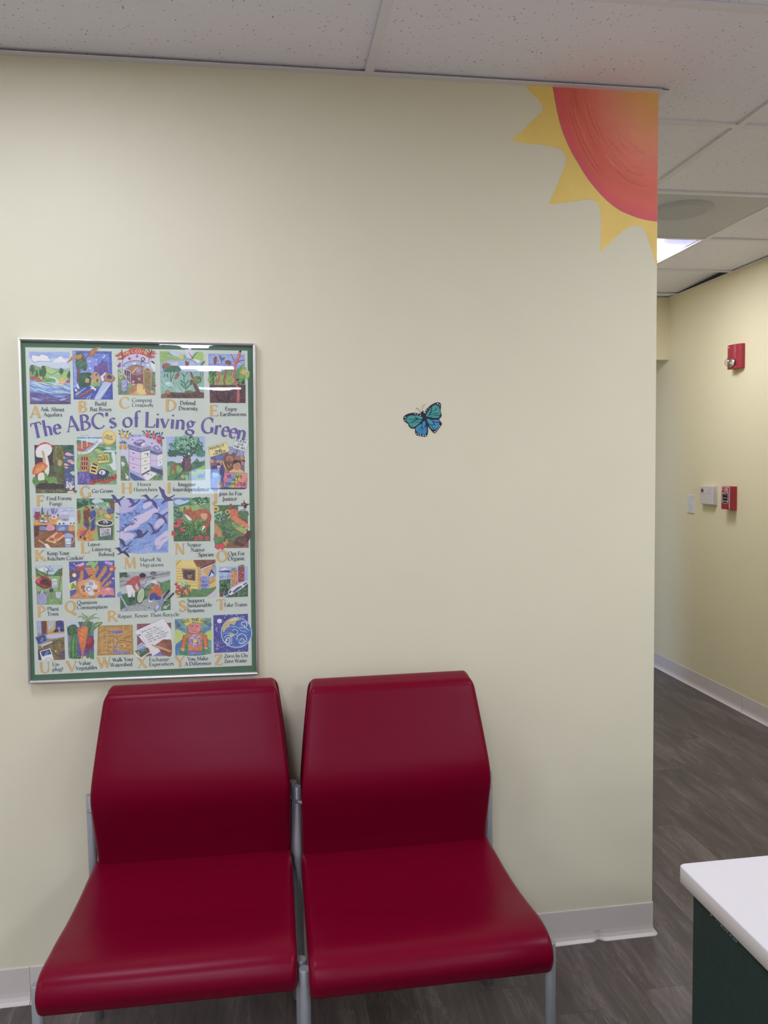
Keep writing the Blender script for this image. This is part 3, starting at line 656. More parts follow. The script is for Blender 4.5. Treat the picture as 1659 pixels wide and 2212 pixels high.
class Flat:
    """flat artwork; coordinates u (right), v (down) are carried onto a surface by `place`"""
    def __init__(s, place, step, gain=GA):
        s.place = place; s.step = step; s.v = []; s.f = []; s.c = []; s.lay = 1; s.ox = s.oy = 0; s.k = 1.0; s.g = gain
    def at(s, ox, oy, k): s.ox, s.oy, s.k = ox, oy, k; s.lay = 2
    def T(s, x, y): return (s.ox + x / s.k, s.oy + y / s.k)
    def face(s, pts, col, lay=None):
        lay = s.lay if lay is None else lay
        o = len(s.v); s.v += [s.place(u, v, lay * s.step) for u, v in pts]
        if len(pts) <= 4: tris = [tuple(range(len(pts)))] if len(pts) == 3 else [(0, 1, 2), (0, 2, 3)]
        else: tris = tessellate_polygon([[Vector((u, v, 0)) for u, v in pts]])
        for t in tris: s.f.append(tuple(i + o for i in t)); s.c.append(col)
    lift = 0
    def col(s, h):
        if not isinstance(h, str): return h
        c = hexlin(h, s.g); k = s.lift
        if k:
            m_ = .3 * c[0] + .6 * c[1] + .1 * c[2]; c = tuple(a * .87 + m_ * .13 for a in c)
        return tuple(a * (1 - k) + k * b_ for a, b_ in zip(c, (.62, .66, .66)))
    def poly(s, h, p, smooth=False, raw=False):
        q = [(p[i], p[i + 1]) for i in range(0, len(p) - 1, 2)]
        if smooth: q = catmull(q, 5)
        if not raw: q = [s.T(*a) for a in q]
        s.face(q, s.col(h)); s.lay += 1
    def ell(s, h, cx, cy, rx, ry, rot=0, n=None, bump=True):
        n = n or (10 if max(rx, ry) / s.k < 2 else 22); a0 = R_(rot)
        s.face([s.T(cx + rx * math.cos(t) * math.cos(a0) - ry * math.sin(t) * math.sin(a0), cy + rx * math.cos(t) * math.sin(a0) + ry * math.sin(t) * math.cos(a0)) for t in [2 * PI * i / n for i in range(n)]], s.col(h))
        if bump: s.lay += 1
    def stroke(s, h, pts, width, taper=False, bump=True):
        """pts in final u,v; width: number or fn(direction angle)"""
        c = s.col(h); m = len(pts)
        if m < 2: return
        L_ = []; Rr = []
        for i in range(m):
            a = pts[max(0, i - 1)]; b_ = pts[min(m - 1, i + 1)]
            dx, dy = b_[0] - a[0], b_[1] - a[1]; d = math.hypot(dx, dy) or 1e-9; dx /= d; dy /= d
            w = width(math.atan2(-dy, dx)) if callable(width) else width
            if taper: w *= .25 + .75 * math.sin(PI * (i + .3) / (m - .4))
            L_.append((pts[i][0] - dy * w / 2, pts[i][1] + dx * w / 2)); Rr.append((pts[i][0] + dy * w / 2, pts[i][1] - dx * w / 2))
        for i in range(m - 1): s.face([L_[i], L_[i + 1], Rr[i + 1], Rr[i]], c)
        s.lay += 1 if bump else .13
    def line(s, h, w, p, smooth=False, taper=False):
        q = [(p[i], p[i + 1]) for i in range(0, len(p) - 1, 2)]
        if smooth and len(q) > 2: q = catmull(q, 5, False)
        s.stroke(h, [s.T(*a) for a in q], w / s.k, taper)
    def blobs(s, h, n, cx, cy, rx, ry, size, seed, asp=.6):
        rnd = random.Random(seed)
        for i in range(n):
            a = rnd.uniform(0, 2 * PI); r = math.sqrt(rnd.random())
            z = size * rnd.uniform(.6, 1.3)
            s.lay += .12
            s.ell(h, cx + rx * r * math.cos(a), cy + ry * r * math.sin(a), z, z * asp, rnd.uniform(0, 180), 7, False)
        s.lay += 1
    def hatch(s, h, n, w, x0, y0, x1, y1, seed, ang=0, ln=.4):
        rnd = random.Random(seed); a = R_(ang)
        for i in range(n):
            x = rnd.uniform(x0, x1); y = rnd.uniform(y0, y1); q = ln * (x1 - x0) * rnd.uniform(.4, 1)
            xa, xb = x - q / 2 * math.cos(a), x + q / 2 * math.cos(a); ya, yb = y - q / 2 * math.sin(a), y + q / 2 * math.sin(a)
            xa = min(max(xa, x0), x1); xb = min(max(xb, x0), x1); ya = min(max(ya, y0), y1); yb = min(max(yb, y0), y1)
            if abs(xa - xb) + abs(ya - yb) < w: continue
            s.lay += .12
            s.stroke(h, [s.T(xa, ya), s.T((xa + xb) / 2, (ya + yb) / 2 + rnd.uniform(-w, w)), s.T(xb, yb)], w / s.k, True, False)
        s.lay += 1
    def glyph(s, ch, fn, size, h, heavy=.135, light=.055):
        g = GL.get(ch, '.3'); head, _, body = g.partition(' ')
        def pen(th):
            def f(a): return size * (light + (th - light) * abs(math.sin(a - R_(22))) ** 1.6)
            return f
        for st in body.split(';') if body else []:
            q = st.split(); k = q[0]; v = [float(t) for t in q[1:]]
            if k in 'pP':
                pts = [fn(v[i], v[i + 1]) for i in range(0, len(v), 2)]
                if len(pts) > 2 and k == 'P': pts = catmull(pts, 3, False)
                if k == 'p' and len(pts) > 2:
                    for i in range(len(pts) - 1): s.stroke(h, [pts[i], pts[i + 1]], size * light * 1.35, False, False)
                else: s.stroke(h, pts, size * heavy if k == 'P' else size * light * 1.25, False, False)
            elif k == 'a':
                cx, cy, rx, ry, a0, a1 = v; n_ = 16
                tot = a1 - a0
                pts = [fn(cx + rx * math.cos(R_(a0 + tot * i / n_)), cy + ry * math.sin(R_(a0 + tot * i / n_))) for i in range(n_ + 1)]
                s.stroke(h, pts, pen(heavy), False, False)
            elif k == 's':
                x, y, w = v; s.stroke(h, [fn(x - w, y + (.02 if y < .3 else -.02)), fn(x + w, y + (.02 if y < .3 else -.02))], size * .045, False, False)
            elif k == 'd':
                x, y, r = v; s.lay += .13; s.face([fn(x + r * math.cos(2 * PI * i / 8), y + r * math.sin(2 * PI * i / 8)) for i in range(8)], s.col(h))
        return float(head)
    def adv(s, t): return sum(float(GL.get(c, '.3').split()[0]) for c in t)
    def text(s, h, x0, yb, x1, cap, t, slope=0, base=None, heavy=.135):
        """x0..x1 and baseline in final u,v"""
        tot = s.adv(t); k = (x1 - x0) / tot; x = x0; s.lay += 1
        for ch in t:
            w = float(GL.get(ch, '.3').split()[0]) * k
            if base:
                xc = x + w / 2; yc = base(xc); sl = (base(xc + 1) - base(xc - 1)) / 2
            else: sl = slope; yc = yb + sl * (x + w / 2 - x0); xc = x + w / 2
            c_, s_ = math.cos(math.atan(sl)), math.sin(math.atan(sl))
            def fn(gx, gy, x=x, xc=xc, yc=yc, c_=c_, s_=s_):
                dx = gx * k - w / 2; dy = -gy * cap
                return (xc + dx * c_ - dy * s_, yc + dx * s_ + dy * c_)
            s.glyph(ch, fn, cap * .5 + k * .5 if k < cap else cap, h, heavy)
            x += w
        s.lay += 1
    def marker(s, h, w, x0, y0, x1, y1, cap, t, perp=None):
        """hand lettering from (x0,y0) to (x1,y1) along the baseline (context coordinates)"""
        d = math.hypot(x1 - x0, y1 - y0); ux, uy = (x1 - x0) / d, (y1 - y0) / d
        adv = d / max(1, len(t)); gw = adv * .78
        for i, ch in enumerate(t):
            for st in MK.get(ch, '').split(';'):
                q = st.split()[1:]
                if not q: continue
                v = [float(a) for a in q]
                pts = [s.T(x0 + ux * (i * adv + v[j] / .6 * gw) + uy * v[j + 1] * cap, y0 + uy * (i * adv + v[j] / .6 * gw) - ux * v[j + 1] * cap) for j in range(0, len(v), 2)]
                s.stroke(h, pts, w / s.k, False, False)
        s.lay += 1
    def run(s, src):
        for ln in src.strip().split('\n'):
            q = ln.split()
            if not q or q[0] == '#': continue
            k = q[0]
            if k == '@': s.at(*[float(t) for t in q[1:4]]); continue
            if k in 'TI':
                x0, yb, x1, cap = [float(t) for t in q[2:6]]; t = ' '.join(q[6:])
                u0, v0 = s.T(x0, yb); u1, _ = s.T(x1, yb)
                sl = (.02 - .068 * (v0 - 731) / 748) if len(t) > 1 else (.02 - .068 * (v0 - 731) / 748)
                if k == 'I':
                    s.text('#8a7658', u0 + .45, v0 + .35, u1 + .45, cap / s.k, t, sl, heavy=.24); 
                s.text(q[1], u0, v0, u1, cap / s.k, t, sl, heavy=.24 if k == 'I' else .20); continue
            if k == 'M':
                n_ = [float(t) for t in q[2:8]]; s.marker(q[1], n_[0], *n_[1:6], ' '.join(q[8:])); continue
            n_ = [float(t) for t in q[2:]]
            if k == 'P': s.poly(q[1], n_)
            elif k == 'S': s.poly(q[1], n_, True)
            elif k == 'R': s.poly(q[1], [n_[0], n_[1], n_[2], n_[1], n_[2], n_[3], n_[0], n_[3]])
            elif k == 'E': s.ell(q[1], *n_)
            elif k == 'L': s.line(q[1], n_[0], n_[1:])
            elif k == 'C': s.line(q[1], n_[0], n_[1:], True)
            elif k == 'W': s.line(q[1], n_[0], n_[1:], True, True)
            elif k == 'B': s.blobs(q[1], int(n_[0]), *n_[1:6], int(n_[6]))
            elif k == 'H': s.hatch(q[1], int(n_[0]), *n_[1:6], int(n_[6]), *(n_[7:]))
    def mesh(s, name, material, parent=None, plain=None):
        me = bpy.data.meshes.new(name); me.from_pydata(s.v, [], s.f); me.materials.append(material)
        if plain:
            me.materials.append(plain)
            for p_ in me.polygons[:2]: p_.material_index = 1
        ca = me.color_attributes.new('Col', 'FLOAT_COLOR', 'CORNER')
        buf = []
        for p_, c in zip(me.polygons, s.c): buf += [c[0], c[1], c[2], 1.0] * len(p_.vertices)
        ca.data.foreach_set('color', buf); me.update()
        o = bpy.data.objects.new(name, me); COL.objects.link(o)
        if parent: o.parent = parent; off = Vector(parent.location); me.transform(Matrix.Translation(-off))
        return o

def paint_mat(name, rough=.6, amount=.12, scale=60, spec=.3, ink=0):
    m = mat(name, (.5, .5, .5), rough, spec=spec); n, l, b = nodes(m)
    at_ = n.new('ShaderNodeAttribute'); at_.attribute_name = 'Col'
    tc = n.new('ShaderNodeTexCoord')
    def nz(sc, am, det=5):
        t = n.new('ShaderNodeTexNoise'); t.inputs['Scale'].default_value = sc; t.inputs['Detail'].default_value = det
        l.new(tc.outputs['Object'], t.inputs['Vector'])
        mr = n.new('ShaderNodeMapRange'); mr.inputs[1].default_value = .3; mr.inputs[2].default_value = .7; mr.inputs[3].default_value = -am; mr.inputs[4].default_value = am
        l.new(t.outputs['Fac'], mr.inputs[0]); return mr.outputs[0]
    def mth(op, p, q):
        k = n.new('ShaderNodeMath'); k.operation = op
        for i, x in enumerate((p, q)):
            if isinstance(x, (int, float)): k.inputs[i].default_value = x
            else: l.new(x, k.inputs[i])
        return k.outputs[0]
    f = mth('ADD', nz(scale, amount), 1.0)
    if ink:   # watercolour grain, stronger in the darker inks
        bw = n.new('ShaderNodeRGBToBW'); l.new(at_.outputs['Color'], bw.inputs[0])
        mk = n.new('ShaderNodeMapRange'); mk.inputs[1].default_value = .45; mk.inputs[2].default_value = .62; mk.inputs[3].default_value = 1; mk.inputs[4].default_value = 0
        l.new(bw.outputs[0], mk.inputs[0])
        f = mth('ADD', f, mth('MULTIPLY', mk.outputs[0], mth('ADD', nz(230, ink, 3), nz(70, ink * .5, 2))))
    vm = n.new('ShaderNodeVectorMath'); vm.operation = 'SCALE'; l.new(at_.outputs['Color'], vm.inputs[0]); l.new(f, vm.inputs['Scale'])
    l.new(vm.outputs[0], b.inputs['Base Color'])
    return m

# artwork sheets: (u, v) of the drawing -> metres on the wall plane
def sheet(hm, y0):
    def f(u, v, d):
        w = hm[2][0] * u + hm[2][1] * v + 1
        return ((hm[0][0] * u + hm[0][1] * v + hm[0][2]) / w, y0 - d, (hm[1][0] * u + hm[1][1] * v + hm[1][2]) / w)
    return f
WALL_SHEET = sheet(((1.2557332452939e-03, 9.85182717155e-06, -1.787816770567), (-1.34792084568e-04, -1.223856199936e-03, 2.656078905134), (-7.9845802991754380e-05, -3.3367826762917297e-05)), -.0003)
PRINT_SHEET = sheet(((1.24829209872841e-03, 1.0033434405054e-05, -1.7837191611323793), (-1.34681657693e-04, -1.2163474573357e-03, 2.6485091258876401), (-7.9845802991754380e-05, -3.3367826762917297e-05)), -.0140)

# ================================================================== SUN MURAL
root = tag(empty('sun_mural', (-.13, 0, 2.25)), 'painted red and orange quarter sun with yellow rays in the upper wall corner', 'mural')
mural_m = paint_mat('mural_paint', .5, .05, 9, .35)
fl = Flat(WALL_SHEET, .00006, 1.82)
rays = [1134, 184, 1142, 195, 1153, 206, 1163, 216, 1170, 225, 1173, 235, 1169, 243, 1155, 256, 1135, 276, 1105, 304, 1122, 307.5, 1142, 310, 1163, 312, 1190, 316, 1205, 320, 1216, 327, 1222, 337, 1223, 348, 1219, 363, 1208, 389, 1197, 415, 1185, 442,
        1205, 439.5, 1230, 436, 1262, 431, 1276, 430.5, 1286, 434, 1293, 442, 1297, 455, 1299, 470, 1298.5, 500, 1297, 544, 1308, 533, 1322, 520, 1338, 505, 1352, 494, 1366, 488, 1378, 487.5, 1387, 490, 1394, 500, 1401, 520, 1409, 543, 1417.5, 573, 1419.3, 575, 1421.8, 200]
fl.poly('#bfa65c', rays, raw=True); o = fl.mesh('rays', mural_m, root)
fl = Flat(WALL_SHEET, .00006, 1.85); fl.lay = 3
arc = [(1193, 187), (1197, 205), (1202, 224), (1208, 247), (1214, 268), (1221, 289), (1229, 310), (1238, 331), (1248, 351), (1259, 371), (1271, 389), (1283, 404), (1296, 419), (1311, 434), (1326, 446), (1341, 456), (1358, 463.5), (1375, 470), (1391, 474.5), (1405, 477), (1420, 479)]
def bandline(t):
    """curves between the rim and the wall corner; t 0 rim .. 1 centre"""
    return [(u + (1432 - u) * t, v + (150 - v) * t) for u, v in arc]
cols = ['#b04a58', '#b24e4c', '#b4564a', '#b35647', '#b65c4e', '#bc6656', '#c07060', '#c67c62', '#c68560', '#c88c5a', '#c89256', '#c89852', '#c69c50']
edges = [0, .035, .09, .16, .23, .31, .40, .50, .60, .70, .79, .87, .94]
RT = lambda v: 1421.8 - (v - 200) * .0078
def clip(poly):
    def cut(pts, inside, inter):
        out = []
        for i in range(len(pts)):
            a, b_ = pts[i - 1], pts[i]
            if inside(b_):
                if not inside(a): out.append(inter(a, b_))
                out.append(b_)
            elif inside(a): out.append(inter(a, b_))
        return out
    def mk(g):
        return (lambda p_: g(p_) >= 0, lambda a, b_: (a[0] + (b_[0] - a[0]) * g(a) / (g(a) - g(b_)), a[1] + (b_[1] - a[1]) * g(a) / (g(a) - g(b_))))
    for g in (lambda p_: RT(p_[1]) - p_[0], lambda p_: p_[1] - (118 + .0583 * p_[0] - 2)):
        ins, it = mk(g); poly = cut(poly, ins, it)
        if len(poly) < 3: return []
    return poly
rnd = random.Random(3)
NB = 40
def band_col(t):
    k = 0
    while k < 12 and edges[min(12, k + 1)] <= t and k < 12: k += 1
    k2 = min(12, k + 1); e0 = edges[k]; e1 = edges[k2] if k2 > k else 1.01; w_ = min(1, max(0, (t - e0) / max(1e-6, e1 - e0)))
    a, b_ = hexlin(cols[k], fl.g), hexlin(cols[k2], fl.g); return tuple(x * (1 - w_) + y * w_ for x, y in zip(a, b_))
full = clip(arc + [(1425, 150), (1190, 150)])
fl.face(full, fl.col(cols[0])); fl.lay += 1
for t in [.018] + [i / NB for i in range(1, NB)]:
    bl = bandline(t)
    q = clip(bl + [(1432, 150)])
    if len(q) > 2: fl.face(q, band_col(t)); fl.lay += .3
# brushed streaks following the rim
for i in range(60):
    t = rnd.random() ** 1.1 * .95; bl = bandline(t); a = rnd.randint(0, 14); seg = bl[a:a + rnd.randint(4, 8)]
    if not all(p_[0] < RT(p_[1]) - 2 and p_[1] > 122 + .0583 * p_[0] for p_ in seg): continue
    c0 = band_col(min(.97, max(.02, t + rnd.uniform(-.09, .09))))
    fl.lay += .05; fl.stroke(c0, catmull(seg, 3, False), rnd.uniform(2, 10), True, False)
o = fl.mesh('sun_disc', mural_m, root)

# ---- STROBE LETTERS and the FIRE word on the pull box (flat white ink on the plastic)
wink = paint_mat('white_lettering', .5, .02, 50)
def wall_text(rt, name, y0, y1, z, cap, t, depth, w, vertical=False, slant=0):
    f = Flat(lambda u, v, d: (XR - depth - d, -u, -v), .0001, 1.0)
    if vertical:
        n_ = len(t)
        for i, ch in enumerate(t): f.marker('#d8b8c0', w, -y0, -(z - i * cap * 1.5), -y0 + cap * .7, -(z - i * cap * 1.5), cap, ch)
    else: f.marker('#e8dce0', w, -y0, -z, -y1, -z, cap, t)
    return f.mesh(name, wink, rt)
wall_text(pull, 'lettering', 2.034, 1.962, 1.2655, .024, 'FIRE', .0491, .0042)
wall_text(pull, 'lettering', 2.019, 1.979, 1.2495, .006, 'PULL', .0500, .0012)
wall_text(pull, 'lettering', 2.019, 1.979, 1.2270, .006, 'DOWN', .0500, .0012)
wall_text(strobe, 'lettering', 2.001, 1.978, 2.085, .008, 'FIRE', .0468, .0016)
wall_text(strobe, 'lettering', 1.934, 1.930, 2.083, .006, 'FIRE', .0385, .0014, True)

# ================================================================== BUTTERFLY
root = tag(empty('butterfly_decal', (-.702, 0, 1.589)), 'small teal and blue butterfly painted in the middle of the cream wall', 'butterfly')
bf_m = paint_mat('butterfly_paint', .5, .04, 90)
fl = Flat(WALL_SHEET, .00004, 1.35); fl.at(840, 840, 11.85)
fl.run('''
S #22253c 820 650 740 625 640 612 530 625 440 660 385 705 368 760 385 820 430 860 490 905 510 960 560 1010 620 1020 665 1022 668 1090 685 1160 720 1195 790 1208 880 1228 950 1222 988 1180 1003 1100 1005 1040 1002 975 1050 1030 1110 1100 1160 1142 1195 1130 1235 1085 1290 1010 1345 930 1360 895 1330 840 1290 780 1345 710 1348 650 1325 560 1335 460 1330 385 1300 352 1255 342 1180 360 1090 405 1010 465 950 530 915 610 880 680
''')
outline_part = fl
fw = fl
fw.run('''
S #3f8f8a 1000 700 1040 625 1072 560 1080 480 1020 560 965 640 952 690 975 712
S #3f928a 1090 590 1150 560 1200 510 1250 440 1200 410 1150 425 1100 465 1105 520
S #409088 1100 600 1200 540 1260 440 1290 470 1303 540 1310 580 1260 610 1180 625 1050 650
S #3f8b86 1030 680 1130 650 1230 635 1310 590 1325 640 1300 680 1240 672 1160 680 1090 718 1010 720
S #488f90 1085 735 1160 690 1230 690 1290 700 1275 735 1200 742
S #43958c 865 745 820 710 740 685 660 680 700 730 760 765 850 770
S #429489 690 745 650 700 625 682 540 685 465 730 510 762 600 770
S #3f8f88 445 770 470 750 540 782 640 780 715 775 640 810 580 850 500 870 450 820
S #3f8c88 510 880 600 865 670 820 740 790 840 795 790 850 720 845 650 890 600 975 560 970 530 930
S #4a8f98 610 980 640 910 700 865 790 860 730 920 670 965
S #3a8fa0 970 770 1040 780 1105 815 1135 880 1160 905 1090 915 1020 890 985 830
S #4a86a6 1115 800 1200 792 1280 805 1290 840 1200 840 1140 825
S #3a80ac 1150 850 1210 862 1285 870 1280 960 1240 965 1180 910
S #3a86b0 1020 910 1100 935 1180 925 1250 975 1160 1045 1120 985 1060 945
S #4a86a0 1020 940 1070 960 1110 1000 1135 1050 1080 1015
S #3a86b4 905 820 935 860 930 930 905 975 870 1010 850 950 858 870
S #4489a4 690 1000 740 950 825 900 830 960 790 1020 710 1090 688 1050
S #3a80ae 720 1100 790 1040 838 985 845 1060 838 1165 770 1150
S #3a82b2 860 1040 920 985 940 960 940 1060 960 1130 900 1175 858 1165
S #4a80a8 960 950 972 1040 962 1110 945 1050
E #d8d8cc 1250 380 17 17
E #d8d8cc 1300 410 12 14
E #d8d8cc 1013 492 10 13
E #d8d8cc 968 548 12 13
E #d8d8cc 933 613 13 13
E #d8d8cc 666 640 18 11
E #d8d8cc 732 652 13 12
E #d8d8cc 805 684 14 11
E #d8d8cc 418 731 17 16
E #d8d8cc 411 799 14 14
E #d8d8cc 706 1147 13 13
E #d8d8cc 752 1175 17 13
E #d8d8cc 812 1188 15 11
E #d8d8cc 876 1199 17 13
E #d8d8cc 933 1192 16 16
E #d8d8cc 1296 953 11 17
E #d8d8cc 1262 998 13 12
E #d8d8cc 1230 1040 12 12
E #d8d8cc 1204 1074 11 12
E #d8d8cc 1173 1103 17 17
''')
fl.mesh('wings', bf_m, root)
fl = Flat(WALL_SHEET, .00004, 1.35); fl.at(840, 840, 11.85); fl.lay = 30
fl.run('S #22253a 812 600 850 585 862 566 885 570 892 610 925 650 960 720 968 790 940 820 905 800 870 760 845 690 815 640')
fl.mesh('body', bf_m, root)
for src in ('C #2a2c34 9 805 590 770 540 740 505 715 495 700 510 698 530', 'C #2a2c34 7 862 570 858 500 870 450 890 415 915 408 930 425'):
    fl = Flat(WALL_SHEET, .00004, 1.35); fl.at(840, 840, 11.85); fl.lay = 32; fl.run(src); fl.mesh('antenna', bf_m, root)

# ================================================================== FRAMED POSTER
PC = (-1.4782, -.011, 1.3444); PW, PH_, PA = .6075, .9097, -.0141
root = tag(empty('framed_poster', PC), 'silver framed green alphabet poster with many small pictures, above the left chair', 'framed poster')
ca_, sa_ = math.cos(PA), math.sin(PA)
def pf(x, z): return (PC[0] + x * ca_ - z * sa_, PC[2] + x * sa_ + z * ca_)
chrome2 = mat('polished_frame', (.80, .79, .82), .30, 1.0)
def rail(a, b_, inn):
    """one mitred moulding from corner a to b; inn = inward unit direction in the frame plane"""
    prof = [(0, -.001), (0, -.0195), (.0008, -.0215), (.002, -.0220), (.0045, -.0215), (.0062, -.0205), (.0070, -.0195), (.0070, -.0170)]
    vs = []
    dx, dz = (b_[0] - a[0]), (b_[1] - a[1]); L_ = math.hypot(dx, dz); ux, uz = dx / L_, dz / L_
    for (end, sg) in ((a, 1), (b_, -1)):
        for (q, y) in prof:
            x = end[0] + inn[0] * q + sg * ux * q; z = end[1] + inn[1] * q + sg * uz * q
            X, Z = pf(x, z); vs.append((X, y, Z))
    k = len(prof); fs = [(i, (i + 1) % k, k + (i + 1) % k, k + i) for i in range(k)] + [tuple(range(k)), tuple(range(k, 2 * k))[::-1]]
    return MB().add(vs, fs)
hw_, hh_ = PW / 2, PH_ / 2
for (a, b_, inn) in (((-hw_, hh_), (hw_, hh_), (0, -1)), ((hw_, hh_), (hw_, -hh_), (-1, 0)), ((hw_, -hh_), (-hw_, -hh_), (0, 1)), ((-hw_, -hh_), (-hw_, hh_), (1, 0))):
    part(rail(a, b_, inn), 'frame_rail', chrome2, root)
g_ = .0064
q4 = [pf(-hw_ + g_, -hh_ + g_), pf(hw_ - g_, -hh_ + g_), pf(hw_ - g_, hh_ - g_), pf(-hw_ + g_, hh_ - g_)]
part(MB().add([(x, -.0172, z) for x, z in q4], [(0, 1, 2, 3)]), 'glass', pane_m, root)
part(MB().add([(x, y, z) for y in (-.0015, -.0135) for x, z in q4], [(0, 1, 2, 3), (7, 6, 5, 4), (0, 4, 5, 1), (1, 5, 6, 2), (2, 6, 7, 3), (3, 7, 4, 0)]), 'backing_board', mat('backing', (.05, .08, .06), .8), root)

